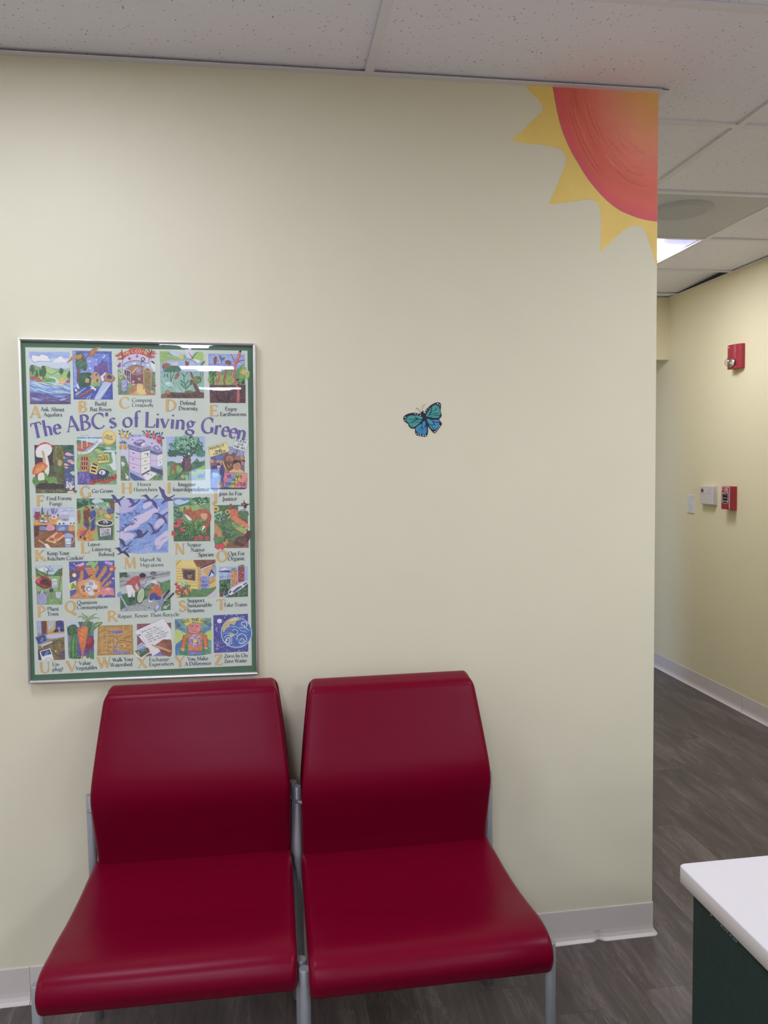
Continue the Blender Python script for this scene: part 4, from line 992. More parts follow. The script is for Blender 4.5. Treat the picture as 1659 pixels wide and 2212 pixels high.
ink_m = paint_mat('printed_ink', .55, .015, 30, .2, .20)
art = Flat(PRINT_SHEET, .00001, 1.75); art.lift = .07  # pale glare is mixed into all the ink colours
sh = []   # sheet of green paper, slightly irregular greens
for (x, z) in ((-hw_ + .004, hh_ - .004), (hw_ - .004, hh_ - .004), (hw_ - .004, -hh_ + .004), (-hw_ + .004, -hh_ + .004)):
    X, Z = pf(x, z); sh.append((X, -.0139, Z))
o_ = len(art.v); art.v += sh; art.f += [(o_, o_ + 1, o_ + 2), (o_, o_ + 2, o_ + 3)]; art.c += [art.col('#33593f')] * 2
art.lay = 1; art.poly('#acb5ac', [54.5, 750, 534.5, 757.5, 544, 1437.5, 75.4, 1457.7], raw=True)
ART = '''
@ 30 720 6.144
P #8a9cc8 200 243 740 250 755 938 213 938
P #a9b4d2 201 330 741 330 745 470 203 450
H #7f92c6 26 10 205 248 738 330 1 0 .3
S #6e7aa8 228 330 240 285 290 292 310 290 330 305 370 275 410 285 450 300 465 330 495 352 480 375 330 375 270 388 240 365
S #c9cad8 234 330 246 290 290 297 310 296 330 308 370 281 410 291 448 304 462 334 488 352 472 370 330 368 270 380 246 360
S #c9cad8 530 385 560 340 580 335 600 310 640 312 660 345 700 360 695 380 600 384
P #86a86a 208 440 260 420 340 450 420 430 470 450 520 475 600 480 680 490 742 460 745 600 600 690 430 690 300 620 212 585
S #6d9258 208 440 260 420 320 445 420 500 400 560 300 600 215 590
S #93ae70 400 470 440 435 500 465 560 500 620 490 600 540 520 560 440 540
S #5f8a4a 385 560 460 600 520 580 560 600 540 660 480 690 420 660
L #4c6a4a 3 208 440 260 420 340 450 420 432 470 450 520 475 600 480 680 490 742 460
W #4a6a48 8 400 480 440 520 500 550 560 520 620 500 740 510
S #3d5e44 225 430 250 418 270 440 275 480 290 500 260 520 245 560 240 520 210 490 
S #3f6044 300 480 320 520 325 570 285 580 285 540
S #3a5a42 370 440 400 430 425 460 430 520 420 560 400 570 395 620 380 620 375 570 340 560 340 480 352 466 366 500
S #3d6044 610 470 635 460 660 490 650 530 635 545 630 575 625 545 600 520
S #3d6044 745 500 720 520 705 570 725 600 748 590
C #5c4a40 6 240 490 246 560
C #5c4a40 6 386 520 390 620
S #a9bccb 465 575 540 580 575 610 600 640 590 690 650 700 655 690 620 695 520 695 555 650 545 610 490 590
P #94514a 210 568 270 570 330 590 390 640 440 680 420 690 340 660 280 625 212 615
H #c07a58 14 5 215 572 400 660 2 35 .2
P #94514a 745 600 700 630 650 680 640 705 745 650
S #c99a56 600 690 605 620 585 590 620 610 630 560 645 605 670 570 665 610 705 600 670 650 655 700
H #e0b060 10 4 600 580 670 700 5 85 .5
P #6f8fc0 210 618 280 628 350 660 430 690 500 720 560 750 640 730 700 680 746 655 750 800 755 938 213 938
H #9db4d6 34 14 212 650 748 800 3 14 .5
H #5a78b4 22 9 212 660 748 830 8 16 .5
C #42507e 5 470 690 500 715 540 745 590 735 630 740 660 705
C #5a6a94 4 440 690 540 698 650 700
P #6c5f92 214 765 300 790 380 830 460 850 560 860 650 850 755 800 755 938 213 938
H #544878 26 9 215 790 752 930 4 10 .5
S #8a8cc0 240 850 330 860 400 880 330 895 260 880
S #8f94c8 600 890 650 865 700 870 680 890 640 900
C #3a2f50 6 215 840 300 848 340 870 400 880 480 872 560 885 640 900 700 880 752 870
C #3a2f50 6 216 905 330 900 450 915 560 905 752 915
P #4f4468 214 918 755 915 755 938 213 938
I #b8934f 208 1118 355 150 A
T #3c4650 355 1032 672 50 Ask About
T #3c4650 392 1103 643 50 Aquifers
@ 30 720 6.144
P #4a5aa0 778 230 1297 240 1315 878 793 878
P #6f8cc8 782 236 822 236 838 715 800 720
P #5a70b8 820 270 1262 280 1270 660 835 700
S #7a84c8 920 340 1000 310 1100 360 1160 500 1000 560 900 520
L #8ea8dc 4 822 272 1262 282
P #5b4a88 1062 432 1108 432 1110 400 1160 398 1165 360 1195 360 1200 380 1240 370 1250 470 1262 560 1060 540
H #7a5a80 26 6 1070 400 1250 540 3 88 .35
S #3c5e4c 822 270 900 262 930 300 960 360 975 440 950 500 900 480 830 470
B #4a7458 16 880 400 70 80 16 5
P #6b4a48 838 470 880 470 870 560 855 660 838 690 834 600
S #2f5440 870 540 940 520 1030 530 1030 600 1000 700 880 710 860 640
B #3c6a48 14 950 600 70 60 14 9
S #a98a64 1010 570 1075 510 1140 565 1135 690 1030 690 1030 600
L #5a4038 5 1005 570 1075 508 1145 568
R #4a3434 1085 535 1100 570
R #5a3a34 1095 605 1118 645
P #a98a64 945 620 970 590 1000 610 1000 655 948 655
P #c4c0d0 1150 575 1215 515 1250 560 1245 620 1170 640
R #4b4a80 1190 560 1205 600
S #6f9a50 1030 690 1060 650 1100 660 1140 650 1140 705 1030 705
P #3f4c96 790 715 1310 700 1315 878 793 878
H #5868b4 20 8 800 720 1300 870 6 8 .3
L #23305e 4 838 716 1160 712
S #a87a52 700 398 760 320 800 290 860 280 900 270 905 310 930 325 880 345 820 340 760 365
S #9a6a4a 975 320 1000 250 1060 200 1160 175 1110 215 1095 260 1080 262 1062 290 1050 322 1010 300
L #5a3a34 4 705 396 800 300 905 270
L #5a3a34 4 970 318 1010 240 1065 195 1160 175
L #6a4438 3 985 310 1075 200
L #6a4438 3 1040 310 1090 200
S #5c4c40 900 310 940 330 980 310 960 340 930 385 890 350
E #c8cee6 1185 303 24 24
E #5a70b8 1178 298 18 18
E #d0d4ea 1005 372 12 12
E #d0d4ea 1095 350 14 7 40
E #d0d4ea 1012 466 13 14
P #9aa8ce 1100 890 1065 870 1185 650 1210 640 1300 655 1150 880
L #c0cae2 8 1095 870 1280 680
P #8a5a40 1210 540 1250 525 1320 560 1345 590 1330 630 1290 655 1200 640 1180 655 1205 600
S #a0704a 1215 545 1260 532 1315 565 1335 590 1320 625 1285 640 1215 625
E #3a3c68 1270 580 36 26 20
L #7a4030 30 870 855 1040 745
L #a05c40 10 865 845 1030 738
S #b8bed8 1000 695 1050 705 1090 740 1080 765 1050 740 1020 740 1030 715
L #9ea04e 26 825 815 870 780
L #c8d0e0 7 872 782 950 725
L #c0c8da 6 795 700 830 760
E #b8c0d8 825 755 18 14 30
P #d8dce4 830 650 860 700 875 735 840 730
L #b8c4e0 6 965 880 1000 825
L #b8c4e0 5 990 905 1030 800
E #b0bcd8 990 912 14 12
I #b8934f 848 1045 970 145 B
T #3c4650 1073 958 1230 50 Build
T #3c4650 1010 1030 1298 50 Bat Boxes
@ 240 745 15.08
P #96a2d0 215 560 1430 560 1440 900 1440 1635 230 1625
P #9aa8d4 385 420 1240 420 1430 600 1430 760 385 760
S #b4a8c8 500 330 800 290 1100 340 1230 430 1230 600 850 480 500 560 400 640 390 440
P #6c7a54 215 800 380 790 440 900 640 1250 740 1360 700 1500 560 1630 230 1625
B #8fa868 34 300 950 80 160 26 1
B #55703e 30 330 1350 110 220 26 2
B #8aa880 30 640 1420 110 130 22 3
B #c8ccb0 14 320 900 90 80 16 4
B #5a7a48 26 420 1560 180 50 22 8
P #6a4a56 420 780 1060 700 1060 1270 640 1270
S #8e6a58 560 740 800 660 1000 680 1060 800 1000 960 800 1000 620 900
S #c49a58 670 900 740 820 820 740 880 730 800 820 700 920
S #7f7fb8 830 850 880 780 940 790 970 870 940 930 880 930
H #5a3c50 40 12 640 940 1040 1260 12 60 .3
S #b07068 870 1080 960 1070 960 1150 880 1150
S #c08a80 690 1190 750 1160 750 1230 700 1250
P #9a6a4c 640 1370 850 1260 1040 1260 1300 1400 1440 1560 1440 1635 570 1630
S #caa766 850 1290 950 1270 1040 1320 1050 1450 1150 1600 900 1620 840 1500
S #b58a50 600 1600 720 1560 800 1500 900 1620 700 1632
B #d4b46a 12 960 1480 120 110 40 11 
P #6c7350 1080 1290 1440 1420 1440 1600 1250 1500
P #95774f 1050 880 1050 1240 1300 1380 1330 900 1290 800 1180 745 1090 790
P #78683f 1090 880 1095 1240 1280 1330 1290 920
H #9a8a58 26 12 1100 900 1280 1300 4 88 .3
L #c0a070 14 1060 1240 1055 860 1090 780 1180 745 1270 800 1310 900 1300 1370
L #5a4038 8 1050 1240 1300 1385
E #7a5a3c 1190 800 44 26
P #5c6a44 1330 900 1425 870 1440 1380 1310 1370
B #7a8a58 16 1380 1100 40 180 22 5
P #b8a8b0 400 760 630 860 640 1290 560 1240 500 1100 400 960
P #5a3c58 440 800 620 870 630 1280 560 1200 500 1060 430 950
L #d0c0cc 12 400 750 630 855 640 1280
L #d0c0cc 10 500 860 500 1130
L #d0c0cc 10 575 930 580 1230
L #d0c0cc 10 410 980 530 1040 640 1060
C #4c4a78 14 385 720 440 610 600 540 800 515 1000 540 1180 610 1260 680
C #54507c 12 520 730 640 680 800 655 960 670 1110 730
L #4c4a78 8 440 640 450 700 540 600 560 660 660 560 680 650 790 530 800 650 900 540 940 650 1060 570 1090 690 1180 620 1200 700
S #d0d4e0 690 640 780 560 800 640
S #d0d4e0 480 700 500 650 530 690
S #c6cfd8 1150 620 1250 640 1230 720 1160 680
L #6a4048 22 970 640 990 540
S #6a4858 970 440 1020 400 1090 420 1110 470 1060 530 1010 540 975 500
S #a8a8cc 1000 450 1030 435 1070 450 1060 490 1020 500
S #a03a42 540 440 590 430 560 380 600 400 640 440 670 410 660 450 610 465 620 500 590 490
S #a03a42 780 370 830 360 820 310 860 310 860 350 905 360 860 400 850 440 830 400
S #963a48 180 670 240 650 280 580 320 600 300 650 330 690 280 700 250 750 235 710
L #5a6a88 18 372 480 372 680
L #5a6a88 16 1245 440 1215 600
S #e0e8dc 1290 590 1360 560 1430 620 1430 760 1340 780 1310 700
S #252c30 1300 540 1360 530 1410 590 1420 630 1370 600
S #dce4e4 1340 700 1440 760 1440 880 1380 840
S #a04a44 205 480 250 420 340 410 380 380 380 470 300 480
S #b05040 125 350 230 290 345 220 360 330 300 340 220 390
P #a8403e 350 270 500 190 650 130 850 100 1050 125 1200 200 1270 310 1330 430 1240 430 1100 340 950 290 800 275 620 310 500 370 380 470 365 380
S #a8403e 1260 330 1380 370 1450 400 1380 415 1270 430
S #b84a3c 1330 195 1440 210 1420 250 1510 285 1420 290 1400 340 1340 300
L #3a3040 26 345 150 372 480
L #3a3040 26 1320 150 1300 300
C #4c3040 30 1195 110 1260 230 1290 330
C #c8a898 6 390 250 600 140 850 95 1080 130 1190 190
M #e0c070 16 440 360 660 250 110 WE
M #e0c070 16 690 255 800 240 100 L
M #e0c070 16 790 245 990 260 100 CO
M #e0c070 16 1000 255 1210 350 110 ME
B #d0dce4 3 570 1230 30 30 18 6
R #7f86b8 340 1180 520 1490
E #8a92c4 430 1180 92 34
E #7a80b4 430 1490 92 30
H #a8b0d8 12 30 360 1260 510 1480 7 0 .6
L #50588c 16 370 1270 430 1310 470 1270
L #50588c 12 350 1390 510 1400
L #7a5a48 16 1350 1460 1440 1310
E #9a9a88 1340 1530 70 46 30
E #7a4038 1440 1320 34 18 20
@ 30 720 6.144
I #b8934f 1395 993 1535 145 C
@ 290 720 5.925
T #3c4650 -32 878 229 50 Compost
T #3c4650 -32 940 250 50 Creatively
@ 290 720 5.925
P #6f9684 325 228 880 245 893 830 342 828
P #7f9f5c 325 228 470 230 560 290 640 330 560 350 440 370 330 390
S #a4b0d4 440 235 640 238 640 260 600 320 560 300 500 285
S #a8b4d8 650 240 780 240 790 300 730 320 670 310
S #8cab62 780 246 878 248 882 350 820 370 740 330
P #8c9cc4 333 390 440 345 560 350 660 335 740 350 885 380 890 495 336 495
H #a8b8d8 16 8 340 370 880 490 3 0 .3
S #b0a860 575 300 590 250 600 290 605 240 612 290 625 255 630 330 580 330
W #3c5048 9 440 240 450 260 490 285
S #c0b8cc 655 205 690 215 720 290 700 300 665 250
S #c0b0c4 690 215 712 165 735 230 735 300 720 290
W #46504c 10 730 340 770 280 820 235
W #6a4a58 12 690 240 735 300 750 320 800 400
S #c8c8dc 750 330 830 345 845 365 800 370
S #8a6048 355 415 380 385 430 380 470 410 460 440 420 470 370 460
B #6a4434 8 400 420 40 28 9 2
S #3c6a54 375 470 470 420 560 420 600 475 540 490 400 490
S #c8a8b8 480 400 500 380 540 365 560 395 530 415
S #8a4048 650 360 670 350 680 370 700 360 700 400 660 415
S #4e5f4a 850 395 905 350 895 385 860 410
L #3c5064 4 336 495 890 495
P #78a094 338 497 890 497 893 830 342 828
H #8fb4a4 24 8 345 505 885 740 6 60 .15
C #3c6050 10 470 480 465 560 470 640 460 700
C #3c6050 10 515 490 490 560 475 600 475 700
C #3c5c48 9 690 490 640 560 640 620 655 700 650 770
W #3c5c48 16 600 510 630 540 640 570
W #3c5c48 16 590 640 620 670 645 700
W #3c5c48 16 700 600 670 640 650 680
W #3c5c48 16 590 600 610 620 636 640
W #3c5c48 16 720 650 690 680 655 720
E #9cb4b0 450 650 60 34 15
P #7a98a4 395 640 350 610 370 660 345 690
L #4a6068 4 400 620 450 610 510 650 450 690 400 670
E #c8d8c8 430 640 14 9
E #2a3830 498 646 6 6
W #384844 12 385 510 390 545 375 560
W #384844 12 435 510 420 540 435 565
S #885850 515 570 540 510 570 500 580 540 550 580 525 590
C #38504c 6 850 500 845 600 855 640
C #38504c 6 880 500 860 590
S #7a4440 712 500 735 500 760 560 740 580
S #5e6a44 735 590 790 550 850 560 860 610 800 650 740 640
B #8a9a5c 10 795 600 50 36 10 9
S #6a4a42 712 610 740 590 745 650 715 660
S #64443e 750 650 790 650 830 720 840 745 790 740
P #5a4038 345 790 440 750 560 760 700 760 790 740 892 760 893 830 342 828
S #7a5a4a 345 790 380 770 420 800 400 826 345 826
E #8a6244 428 755 32 30
E #a8845c 428 755 18 16
E #5a3a30 430 757 8 7
B #3c2c30 14 620 800 200 20 16 5
S #5c6f4a 650 740 720 730 760 750 700 765
H #b8c8c0 10 5 540 690 660 750 6 0 .4
I #b8934f 395 990 540 143 D
T #3c4650 583 915 785 50 Defend
T #3c4650 567 983 818 50 Diversity
@ 290 720 5.925
P #7c8cc4 945 262 1415 270 1425 893 968 890
H #9aa8d4 14 12 950 275 1405 420 4 0 .4
P #5c8450 948 470 1000 440 1060 480 1110 500 1200 440 1300 470 1340 440 1400 380 1420 480 1420 700 965 700
S #7a9a48 955 560 1100 540 1250 550 1260 640 1100 660 960 640
B #2f5040 26 1010 560 50 110 14 3
L #2f5a3c 8 985 640 980 480
L #2f5a3c 8 1010 640 1020 500
B #8a6a3c 14 1190 600 60 50 10 6
P #54343c 965 665 1425 660 1425 893 968 890
H #382430 34 9 975 690 1420 885 7 30 .2
H #74505a 18 7 975 690 1420 885 9 60 .15
S #85484e 1020 310 1045 292 1060 310 1050 380 1030 400 1015 370
C #a85a5c 30 1035 410 1060 470 1090 520 1085 580 1060 630 1055 660
C #8e484c 26 1175 460 1165 540 1150 600 1160 660
S #5c5a78 1085 290 1100 280 1120 310 1160 310 1150 340 1120 345 1100 330
L #4a4a68 8 1120 340 1112 385
S #7a4a38 1160 370 1200 340 1240 370 1230 405 1190 400
C #a25558 36 1355 235 1335 300 1300 380 1275 460 1265 540 1290 620 1330 720 1330 880
C #c07a74 9 1350 240 1325 310 1292 390 1265 470 1257 545 1280 620
L #8a4048 8 1345 300 1385 290
C #8e484c 14 1300 400 1340 360 1410 345
C #8e484c 9 1290 370 1260 310 1238 265
E #3a2028 1357 232 18 12
W #3a2430 34 1050 800 1080 850 1140 870 1200 890
W #3a2430 30 1230 750 1210 820 1200 880
B #6f9a48 22 1385 500 40 90 20 4
E #d09048 1400 495 36 28 20
S #86a04c 1420 560 1440 500 1470 480 1475 540 1440 600
B #2c4030 12 1360 620 60 50 16 8
I #b8934f 958 1057 1072 138 E
T #3c4650 1162 990 1318 50 Enjoy
T #3c4650 1098 1057 1432 50 Earthworms
@ 40 930 6.381
P #4a4c44 218 200 763 200 780 862 238 865
P #3c2c38 218 200 480 200 470 480 230 470
P #5a5c34 480 205 620 205 640 480 600 620 500 560 470 400
H #8a7a44 30 10 480 210 620 440 3 60 .3
P #46527a 640 270 700 250 765 300 778 780 640 780 630 520
H #5c6a90 26 12 640 340 770 760 4 80 .2
P #3c6054 560 205 763 205 765 300 680 290 600 240
B #2f4c40 14 680 240 70 30 16 4
S #a8906a 555 400 600 440 580 490 540 470
S #3c6a44 520 520 560 500 590 520 575 570 540 560
P #54523a 236 600 620 600 640 860 238 865
H #6a6a44 26 9 240 620 640 850 5 20 .2
H #c8bc88 12 4 270 820 620 850 5 10 .1
P #3c3034 236 720 620 740 640 800 420 810 238 800
E #b89088 712 422 40 22 8
E #c8a090 655 470 32 16 10
E #c8a090 745 445 30 20 8
E #a88898 630 375 22 14 30
E #c09a90 660 510 28 13 10
S #c8a098 640 330 680 300 740 330 770 340 700 350
B #c0b8c8 24 710 760 60 60 18 7
B #6c7aa0 14 715 690 60 50 14 8
S #9ab8a0 710 580 760 560 790 590 760 620 730 600
E #c8a8a0 720 850 50 20
E #7a5048 790 840 18 16
S #b83f3c 232 320 240 250 290 190 360 160 420 175 470 220 470 260 420 205 350 195 290 220 250 270
E #c8c4d0 350 280 118 90 -25
S #e0dce4 240 320 250 270 330 215 420 205 455 240 440 290 400 310 330 350 290 370 250 360
H #b0aabc 20 3 260 230 440 340 5 -30 .3
S #cfc4b4 320 290 355 280 385 300 400 360 425 480 415 600 370 620 350 480
S #a89470 322 292 350 290 372 400 375 560 362 500
S #b8502e 192 590 200 530 240 470 300 440 350 442 395 480 400 500 330 570 280 605 210 605
S #c8783e 215 580 240 510 300 465 370 480 380 500 320 555 250 590
H #e0b060 12 4 240 520 340 590 7 85 .4
S #d8c8b0 272 605 320 580 350 590 362 680 340 705 300 700 270 670
S #4f7a3c 190 700 205 650 235 640 280 690 360 680 360 720 280 730 240 770 205 730
S #5c8a44 400 680 430 640 500 640 540 690 535 740 480 720 420 730
S #5c8a44 360 620 380 580 400 620 420 660 380 690
I #b8934f 243 1045 352 150 F
T #3c4650 385 960 733 50 Find Forest
T #3c4650 425 1033 600 50 Fungi
@ 40 930 6.381
P #6c9468 805 92 1340 95 1352 745 815 745
P #5a7cb0 805 92 1160 93 1160 110 960 135 806 135
P #a8bcd8 806 110 1200 110 1180 180 1000 190 810 190
S #4c7a54 806 130 870 140 940 150 880 175 810 190
S #a05a40 812 270 830 180 900 160 1000 165 1040 200 960 280 870 285
H #c07a50 20 5 820 180 1000 270 4 60 .15
L #d8dce8 11 875 250 873 120
L #d8dce8 9 945 220 943 80
L #d8dce8 7 1005 165 1005 65
L #5a6080 4 855 60 880 80 900 60
L #5a6080 4 925 60 945 75 965 60
S #8aa2c8 806 290 900 300 970 280 1050 220 1120 165 1220 185 1130 150 1040 190 960 240 880 290 806 275
C #c8d0e4 44 820 305 900 320 970 290 1040 230 1110 160 1150 130
C #2f4670 4 810 325 900 345 980 310 1060 250 1130 170 1200 175
M #4a5a8c 5 840 325 970 290 38 WIND
M #4a5a8c 5 990 270 1115 155 34 POWER
S #47704c 1050 250 1120 220 1230 270 1340 290 1340 330 1250 320 1100 290
S #94aa60 1050 270 1090 250 1130 270 1190 300 1120 320
S #5c8464 1130 190 1200 175 1340 250 1340 190 1335 150 1200 165
S #a8bcd8 1190 240 1250 230 1280 245 1240 255
S #a0b8dc 1170 280 1250 268 1340 280 1320 300 1200 300
S #b8c4e4 1280 310 1330 310 1340 420 1345 540 1300 540 1260 480 1220 470 1300 440
S #7f9a5c 815 350 930 320 1000 310 1080 400 1130 470 1200 520 1260 560 1300 600 1200 640 1050 560 900 540 815 560
B #5a8450 20 1150 600 160 60 22 5
P #5a5090 812 575 960 570 1010 640 1000 745 815 745
H #7468ac 18 14 820 590 980 735 4 90 .5
P #4a3c80 960 575 1100 590 1180 650 1010 700
P #b87a58 865 350 972 350 965 568 855 560
L #40303c 4 865 350 972 350 965 568 855 560 865 350
R #3a2030 872 362 888 410
R #3a2030 904 362 920 412
R #3a2030 936 364 952 414
R #3a2030 870 430 886 478
R #3a2030 902 430 918 480
R #3a2030 934 432 950 480
R #3a2030 870 496 886 540
R #3a2030 900 496 916 540
R #3a2030 932 498 946 540
P #d0a860 1000 425 1110 465 1080 612 972 580
L #40303c 4 1000 425 1110 465 1080 612 972 580 1000 425
P #2c2030 1020 445 1090 470 1086 492 1015 465
P #2c2030 1010 492 1076 512 1072 538 1004 516
P #2c2030 1000 540 1064 556 1060 580 996 562
L #40303c 5 1015 600 1005 680
P #c8b460 1085 335 1245 315 1255 435 1100 455
L #40303c 4 1085 335 1245 315 1255 435 1100 455 1085 335
M #3c3430 8 1102 382 1240 370 34 WATER
M #3c3430 8 1108 425 1248 408 34 POWER
S #343c60 1090 620 1130 530 1230 550 1250 590 1200 650
S #c8ccdc 1110 590 1135 545 1180 550 1200 580 1170 610
R #343c60 1140 560 1156 600
S #a8423c 980 740 1000 700 1080 670 1200 690 1280 650 1345 590 1350 660 1290 695 1200 725 1080 715 1040 745
M #5a1c2a 8 1030 725 1330 655 44 GEOTHERMAL
E #c89c4c 1247 98 96 102
E #d8b468 1250 95 80 86
M #7a5a3a 7 1195 80 1300 100 28 SOLAR
M #7a5a3a 7 1178 110 1305 140 28 ENERGY
I #b8934f 848 918 1000 150 G
T #3c4650 1012 858 1305 50 Go Green
@ 250 925 15.08
P #8c94c8 130 205 1510 200 1530 1700 160 1710
S #a8a8d4 150 350 500 300 900 260 1200 330 1400 500 1500 650 1400 650 900 560 300 600 140 600
P #b0b0d0 150 560 420 560 420 1250 160 1200
P #5f7652 160 900 300 900 420 1200 460 1710 160 1710
B #4a6444 34 290 1450 120 230 40 4
B #c8ccd0 12 240 1160 60 60 34 5
B #1f2830 4 300 1170 60 60 24 6
B #c8d0cc 9 370 1570 60 100 34 7
P #6c8460 1130 1380 1530 1300 1530 1700 1000 1700
B #4a6a4c 26 1350 1550 150 130 40 8
P #3c5078 460 1430 700 1560 980 1700 600 1710 480 1600
H #5a709a 10 12 480 1460 900 1700 3 90 .2
P #3c4470 1140 1250 1530 1380 1530 1300 1540 1560 1350 1450 1140 1380
P #b6a6c4 1130 850 1350 880 1350 1260 1140 1230
P #c6c8cc 1350 880 1520 850 1520 1200 1350 1260
L #5c5c88 9 1130 1030 1350 1070 1520 1000
L #4a4a78 8 1345 880 1350 1260
P #54587e 1120 700 1370 790 1370 885 1125 800
P #62688a 1370 790 1520 740 1520 830 1370 885
P #9a94b8 1130 670 1400 640 1520 700 1370 785
S #70649a 1220 640 1270 570 1370 570 1450 680 1420 740 1280 730
S #a89cc8 1270 620 1340 590 1420 680 1340 700
B #2c2c40 2 1440 920 20 10 14 2
B #2c2c40 3 1450 1110 20 15 18 3
P #b6a6c4 430 670 810 780 815 1510 440 1380
P #d2d0bc 810 780 1110 710 1120 1345 815 1510
L #4f4668 9 430 905 815 1020
L #4f4668 9 420 1120 815 1225
L #4f4668 9 430 1340 815 1500
L #5e5a54 9 815 1005 1110 925
L #5e5a54 9 815 1230 1110 1150
L #4f4668 8 425 670 435 1400
L #6c6478 14 812 780 816 1500
L #22264c 26 425 660 810 775 1115 700
L #22264c 30 840 1520 1120 1370
P #686e92 385 520 820 660 815 770 385 640
P #767c9a 820 660 1140 575 1140 680 815 770
P #a49cc0 400 510 560 480 960 520 1140 570 820 655
S #6a5c90 580 480 640 420 780 370 900 380 960 440 940 480 960 540 840 600 700 580 600 520
S #a094c4 640 440 780 400 900 410 850 460 700 480
S #c4bcd8 820 540 920 460 960 500 930 560 850 590
L #3c3058 12 690 520 850 490 940 430
W #3c3c54 24 530 795 580 820 630 805
W #3c3c54 24 540 1270 580 1285 630 1270
W #3c3c54 24 930 1065 960 1075 1000 1045
W #3c3c54 24 930 1305 960 1315 1010 1285
W #3c3c54 22 925 835 960 835 985 825
B #4c4430 5 1040 850 30 40 22 3
B #4c4430 3 560 1010 34 30 16 4
P #c8ccd0 880 1550 1130 1395 1350 1480 1060 1700 990 1690
B #343040 3 1030 1490 40 10 18 6
B #343040 4 1090 1520 80 60 18 9
P #b49cc4 720 1530 780 1500 940 1570 930 1640
S #b8902c 155 240 190 150 240 150 290 250 250 325 180 310
S #a88a3c 310 260 350 160 400 160 445 260 420 350 350 340
S #a8842c 110 620 150 540 190 520 215 600 190 685 130 680
S #b08838 250 620 260 530 310 520 360 600 350 690 270 680
E #d8b868 225 250 30 40
E #d8b868 385 260 26 40
S #3c5048 80 60 130 70 160 110 130 115
S #3c5048 190 80 210 15 230 60 210 90
S #3c5048 90 190 130 150 160 160 140 200
S #4a5c54 220 100 300 85 320 110 240 130
S #3c5048 340 130 400 70 420 90 390 140
S #3c5048 440 180 500 130 490 180 460 220
S #3c5c54 105 460 160 445 220 480 170 490
S #3c5c54 200 440 215 375 240 440 230 490
S #3c5c54 250 470 290 400 300 440 270 490
S #3c5c54 260 480 330 450 360 470 300 500
S #2c3440 500 210 540 225 560 260 520 245
S #b83a48 975 230 1000 150 1060 150 1105 220 1080 300 1010 310
S #b83a48 1195 240 1220 190 1300 190 1320 260 1280 360 1215 340
S #b02f38 1335 400 1370 310 1450 300 1510 370 1480 480 1390 495
E #e08a88 1030 190 16 26
E #e08a88 1250 250 16 30
E #e08a88 1410 340 20 26
S #30484c 990 60 1040 80 1045 120 1000 110
S #30484c 1070 140 1090 80 1140 80 1110 140
S #30484c 1210 150 1240 80 1260 110 1240 170
S #30484c 1120 180 1190 165 1200 200 1140 220
S #30484c 1280 190 1340 140 1390 160 1340 200
S #30484c 1400 150 1430 120 1440 190 1420 210
S #30484c 1480 180 1520 120 1540 140 1510 210
S #30484c 1360 280 1420 240 1500 260 1440 290
S #30484c 1490 320 1540 285 1600 320 1540 350
S #30484c 1100 320 1130 265 1170 290 1150 330
S #50686c 1470 540 1510 450 1520 540 1480 580
W #30484c 24 850 80 880 100 920 130
W #30484c 20 910 60 920 110 960 160
W #30484c 24 900 175 940 165 970 155
B #3a4060 3 775 270 10 20 20 2
B #3a4060 3 550 365 20 20 20 3
B #3a4060 3 1175 490 20 20 20 4
@ 40 930 6.381
I #b8934f 1412 870 1572 150 H
@ 290 930 5.925
T #3c4650 38 712 225 50 Honor
T #3c4650 -9 780 297 50 Honeybees
@ 290 930 5.925
P #8c9cd0 410 78 905 72 910 635 425 640
H #aeb4d8 20 12 415 90 900 430 3 60 .15
P #a8acd0 420 330 900 330 905 440 424 440
P #48745c 424 400 480 390 560 420 620 440 640 400 720 430 780 380 800 350 840 400 905 380 910 635 425 640
B #33604a 20 560 450 70 30 18 4
B #33604a 20 810 430 60 30 18 5
P #6f9a5c 424 460 560 440 640 500 560 560 424 600
P #7fa864 905 440 780 500 700 530 640 560 660 640 910 635
P #4a7a4c 424 590 560 540 640 520 700 560 560 600 440 635
P #5a4450 645 330 720 330 725 420 750 490 800 520 730 520 640 520 560 600 500 635 600 545 640 460
H #80686c 20 8 650 340 730 500 6 85 .3
S #4a3844 610 300 650 330 690 300 680 350 640 360
B #2f5a4c 70 680 200 200 120 34 1
B #3f7460 70 670 190 200 120 26 2
B #6a9a7c 60 660 180 190 110 18 3
B #2a4e44 40 690 230 170 90 18 4
B #8ab090 34 650 150 160 90 13 6
B #2f5a4c 30 500 290 70 40 22 7
B #3f7460 30 850 290 50 40 22 8
B #c8ccc8 8 700 250 100 60 6 9
E #c0b8c0 700 298 12 16
S #8a503c 460 460 500 450 540 420 552 430 540 460 535 490 520 500 475 490
L #7a4434 8 465 490 455 530 460 575
L #7a4434 8 478 490 480 530 485 575
L #7a4434 8 520 490 518 530 515 570
L #7a4434 8 532 480 536 520 540 565
S #4a3048 605 380 640 360 645 450 625 500 610 440
E #c8c8d4 610 382 14 18
P #3c5c84 690 500 700 520 705 600 690 620
S #7f90c0 700 580 760 580 790 600 760 620 700 620
S #6a70b0 810 570 860 560 890 590 870 610 820 605
S #7070b4 880 560 900 535 905 570 890 600
S #a89078 600 575 640 570 640 610 610 610
I #b8934f 415 798 472 135 I
T #3c4650 558 712 783 50 Imagine
T #3c4650 492 777 957 50 Interdependence
@ 290 930 5.925
P #6a5a7c 975 205 1410 205 1415 750 978 750
P #7a80a8 1180 205 1410 205 1410 330 1300 330 1180 300
H #9098b8 8 10 1200 210 1400 300 4 90 .3
B #8a6250 26 1360 380 50 50 24 3
